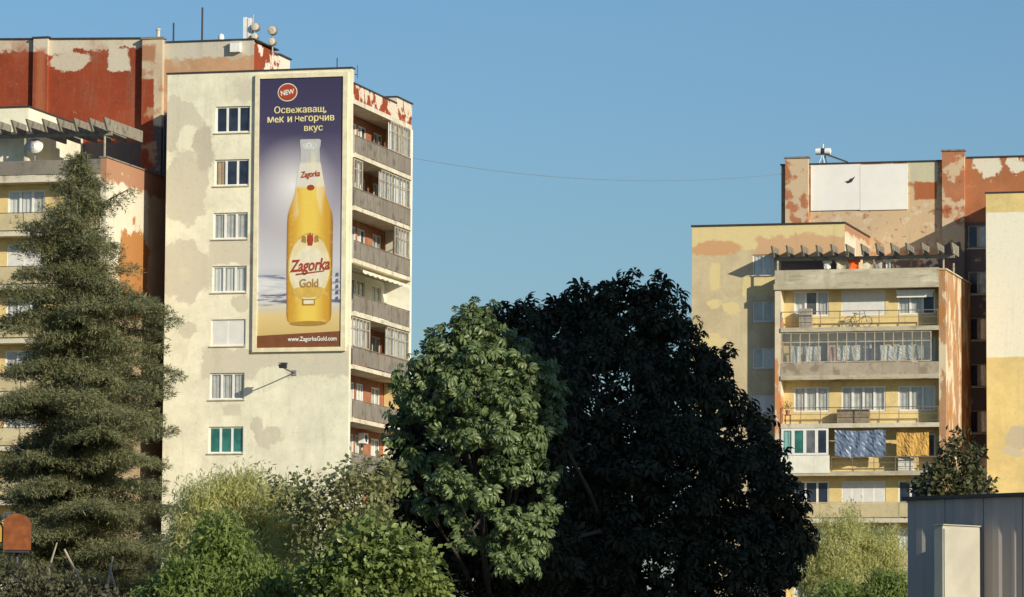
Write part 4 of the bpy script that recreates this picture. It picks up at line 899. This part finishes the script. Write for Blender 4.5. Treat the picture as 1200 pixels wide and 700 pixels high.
leafy('young_tree', 'small dark leafy tree rising behind the grey shed', 120, [(1125,540,26,30,0,110),(1105,565,22,26,0,80),(1140,575,26,26,.3,90),(1085,572,14,14,.3,22),(1125,600,44,30,0,140)], leafmat('dark_olive_leaf', (.06, .07, .03), (.13, .13, .06), .3, .5, .3), simple_leaf(.34), (.13, .22), 6, 1125, 6.8, -.2, cat='tree')

leafy('low_shrub', 'dark green low shrub in front of the orange box, bottom left corner', 77, [(20,690,40,36,0,150),(70,700,40,22,.2,90),(120,705,30,16,.2,50),(-10,670,20,30,.1,50)], leafmat('dull_shrub_leaf', (.06, .065, .035), (.14, .135, .075), .25, .5, .3), simple_leaf(.28), (.07, .12), 8, 30, 2.6, -.1)
# conifer
def conifer(name, label, X, Y, H, prof, mat, nb, seed, zlow=1.0):
    r = np.random.default_rng(seed); t = tag(empty(name, (X, Y, 0)), label, 'tree')
    MB().tube([(0,0,-.05),(0,0,H*.5),(.02,0,H)], [.26, .15, .02], 10).build('trunk', bark, t)
    TV, TF = blade(.085, .08); PP, YY, NN, SS = [], [], [], []
    wood = MB()
    for i in range(nb):
        q = (i+r.random())/nb; z = zlow+(H-zlow)*q**.85
        L = np.interp(H-z, [p[0] for p in prof], [p[1] for p in prof])*r.choice([.55, .8, .95, 1.05, 1.18])*r.uniform(.88, 1.1)
        a = i*2.399963+r.normal()*.5; hd = np.array([math.cos(a), math.sin(a), 0]); sd_ = np.array([-math.sin(a), math.cos(a), 0])
        up = r.uniform(-.12, .42) if H-z > 2 else r.uniform(.35, .8); n = max(7, int(L/.10))
        s = (np.arange(n)+.5)/n*L; x = s/L
        cz = z+up*s-.34*L*x**2.0+.16*L*x**4
        if i % 2 == 0: wood.tube([(hd[0]*s[k], hd[1]*s[k], cz[k]) for k in (0, n//2, n-1)], [.035, .02, .008], 5)
        for k in range(n):
            wd = .42*L*(1-x[k])**.75*(.25+x[k])**.35+.10; nt = max(2, int(wd/.055))
            for side in (-1, 1):
                e = np.linspace(.05, 1, nt)*wd; f = e/wd
                p = hd*(s[k]+e[:, None]*.65)+sd_*side*e[:, None]; p[:, 2] = cz[k]-.38*e*f-.03+r.normal(size=nt)*.06
                p[:, :2] += r.normal(size=(nt, 2))*.035
                reps = 10; p = np.repeat(p, reps, 0); m = len(p); p = p+r.normal(size=(m, 3))*.03
                d = hd*.8+sd_*side*.6+np.array([0, 0, -.05])+r.normal(size=(m, 3))*.7
                PP.append(p); YY.append(d); NN.append(np.array([0, 0, 1.])+hd*.4+r.normal(size=(m, 3))*.5); SS.append(r.uniform(.06, .145, m))
    P, Yd, N, Sc = map(np.concatenate, (PP, YY, NN, SS))
    V, Fq = place(TV, TF, P, Yd, N, Sc); c = link('crown', npmesh('crown', V, Fq, mat), t); c['kind'] = 'stuff'
    wood.build('branches', bark, t); print(name, len(Fq)); return t
mat_con = leafmat('spruce_needles', (.095, .106, .050), (.265, .265, .130), .24, .55, .3)
con = conifer('spruce_tree', 'tall grey green spruce at the left edge of the view', -10.2, 100, 14.15, [(0, .12), (.6, .42), (1.3, .95), (2.2, 1.45), (3.0, 1.85), (4.5, 2.05), (9, 2.5), (14, 3.0)], mat_con, 215, 3)
con2 = conifer('spruce_tree', 'lower spruce cut off by the left edge, beside the tall spruce', -13.6, 104, 8.6, [(0, .15), (1.5, 1.2), (4, 2.3), (9, 2.8)], mat_con, 62, 9)
pale_wood = plain('bare_dead_wood', (.42, .36, .26), .8, .15)
for pts, r in (([(-.15,-2.6,3.2),(-.3,-2.75,4.3),(-.12,-2.8,4.9)], .03), ([(.75,-2.6,3.1),(.5,-2.75,3.9),(.05,-2.8,4.75)], .04), ([(.95,-2.7,3.2),(1.05,-2.75,4.0),(1.15,-2.7,4.6)], .035), ([(1.35,-2.7,3.4),(1.1,-2.75,4.3)], .025)):
    MB().tube(pts, [r, r*.9, r*.6][:len(pts)], 6).build('bare_branch', pale_wood, con)

# ================================================================== FOREGROUND THINGS
# grey corrugated shed, lower right; its long face looks left, away from the sun
kd = R_(-46); KX, KY = 3.72, 40.0
sh_m = NT('purple_grey_sheet_metal'); c = sh_m.mix(sh_m.step(sh_m.noise((.8, .8, .15), 4, .6), .35, .7), (.36, .31, .29), (.48, .42, .37))
c = sh_m.mix(sh_m.math('MULTIPLY', sh_m.step(sh_m.noise((3, 3, .3), 4, .7, 4), .56, .75), .6), c, (.24, .20, .165))
sh_m.l(c, sh_m.b.inputs['Base Color']); sh_m.b.inputs['Roughness'].default_value = .6
K = tag(empty('metal_shed', (KX, KY, 0), kd), 'grey corrugated metal shed cut off by the right edge', 'shed')
KH = 3.40; x = 0.0; i = 0
while x < 6.0:
    w = .46; b = MB()
    prof_ = [(0,0),(.10,0),(.115,-.012),(.185,-.012),(.225,0),(.33,0),(.34,-.008),(.37,-.008),(.39,0),(w-.006,0)]
    for (p0, d0), (p1, d1) in zip(prof_[:-1], prof_[1:]): b.quad([(x+p0, d0, 0), (x+p1, d1, 0), (x+p1, d1, KH), (x+p0, d0, KH)])
    b.build('sheet_panel', sh_m.m, K); x += w; i += 1
b = MB(); b.quad([(0,3.5,0),(0,0,0),(0,0,KH),(0,3.5,KH)]); b.quad([(0,3.5,0),(0,3.5,KH),(x,3.5,KH),(x,3.5,0)]); b.quad([(x,0,0),(x,3.5,0),(x,3.5,KH),(x,0,KH)]); b.build('shed_side', sh_m.m, K)
b = MB(); b.box(-.03, x+.1, -.05, 3.55, KH+.003, KH+.035); b.build('roof', M['metal_dark'], K)
cab = tag(empty('wall_cabinet', K.matrix_basis @ Vector((.80, 0, 2.15)), kd), 'tall white box projecting from the grey shed wall', 'cabinet')
b = MB(); b.box(0, .10, -.56, -.034, -1.2, .98); cbm = plain('white_enamel', (.46, .43, .35), .6, .12, 2.0); b.build('body', cbm, cab)
MB().box(.102, .115, -.55, -.05, -1.15, .95).build('door', cbm, cab); MB().box(-.006, .118, -.57, -.033, .983, .992).build('lid', cbm, cab)
# orange dome-topped housings on posts in front of the spruce
def housing(X, Y, z, w, h, mat, label):
    o = tag(empty('domed_housing', (X, Y, 0)), label, 'housing', 'domed housings on posts by the spruce')
    b = MB(); n = 14; r = w/2; out = [(-r, z), (r, z)]+[(r*math.cos(math.pi*i/n), z+h-r*.8+r*.8*math.sin(math.pi*i/n)) for i in range(n+1)]
    k = len(out); b.v = [(x, -r*.8, q) for x, q in out]+[(x, r*.8, q) for x, q in out]
    b.f = [tuple(range(k)), tuple(range(2*k-1, k-1, -1))]+[(i, (i+1) % k+k*0, (i+1) % k+k, i+k)[::-1] for i in range(k)]; b.m = [0]*len(b.f)
    b.build('shell', mat, o); MB().box(-r*.9, r*.9, -r*.7, r*.7, z-.05, z-.002).build('base_plate', M['metal_dark'], o)
    MB().tube([(0, 0, 0), (0, 0, z-.05)], .04, 8).build('post', M['metal_dark'], o)
housing(-9.24, 80, 4.17, .48, .68, plain('orange_plastic', (.24, .072, .02), .65, .3, 5), 'orange dome-topped box on a post in front of the spruce')
housing(-9.71, 80, 4.32, .40, .38, plain('yellow_plastic', (.46, .28, .05), .6, .2, 4), 'yellow dome-topped box cut off by the left edge')
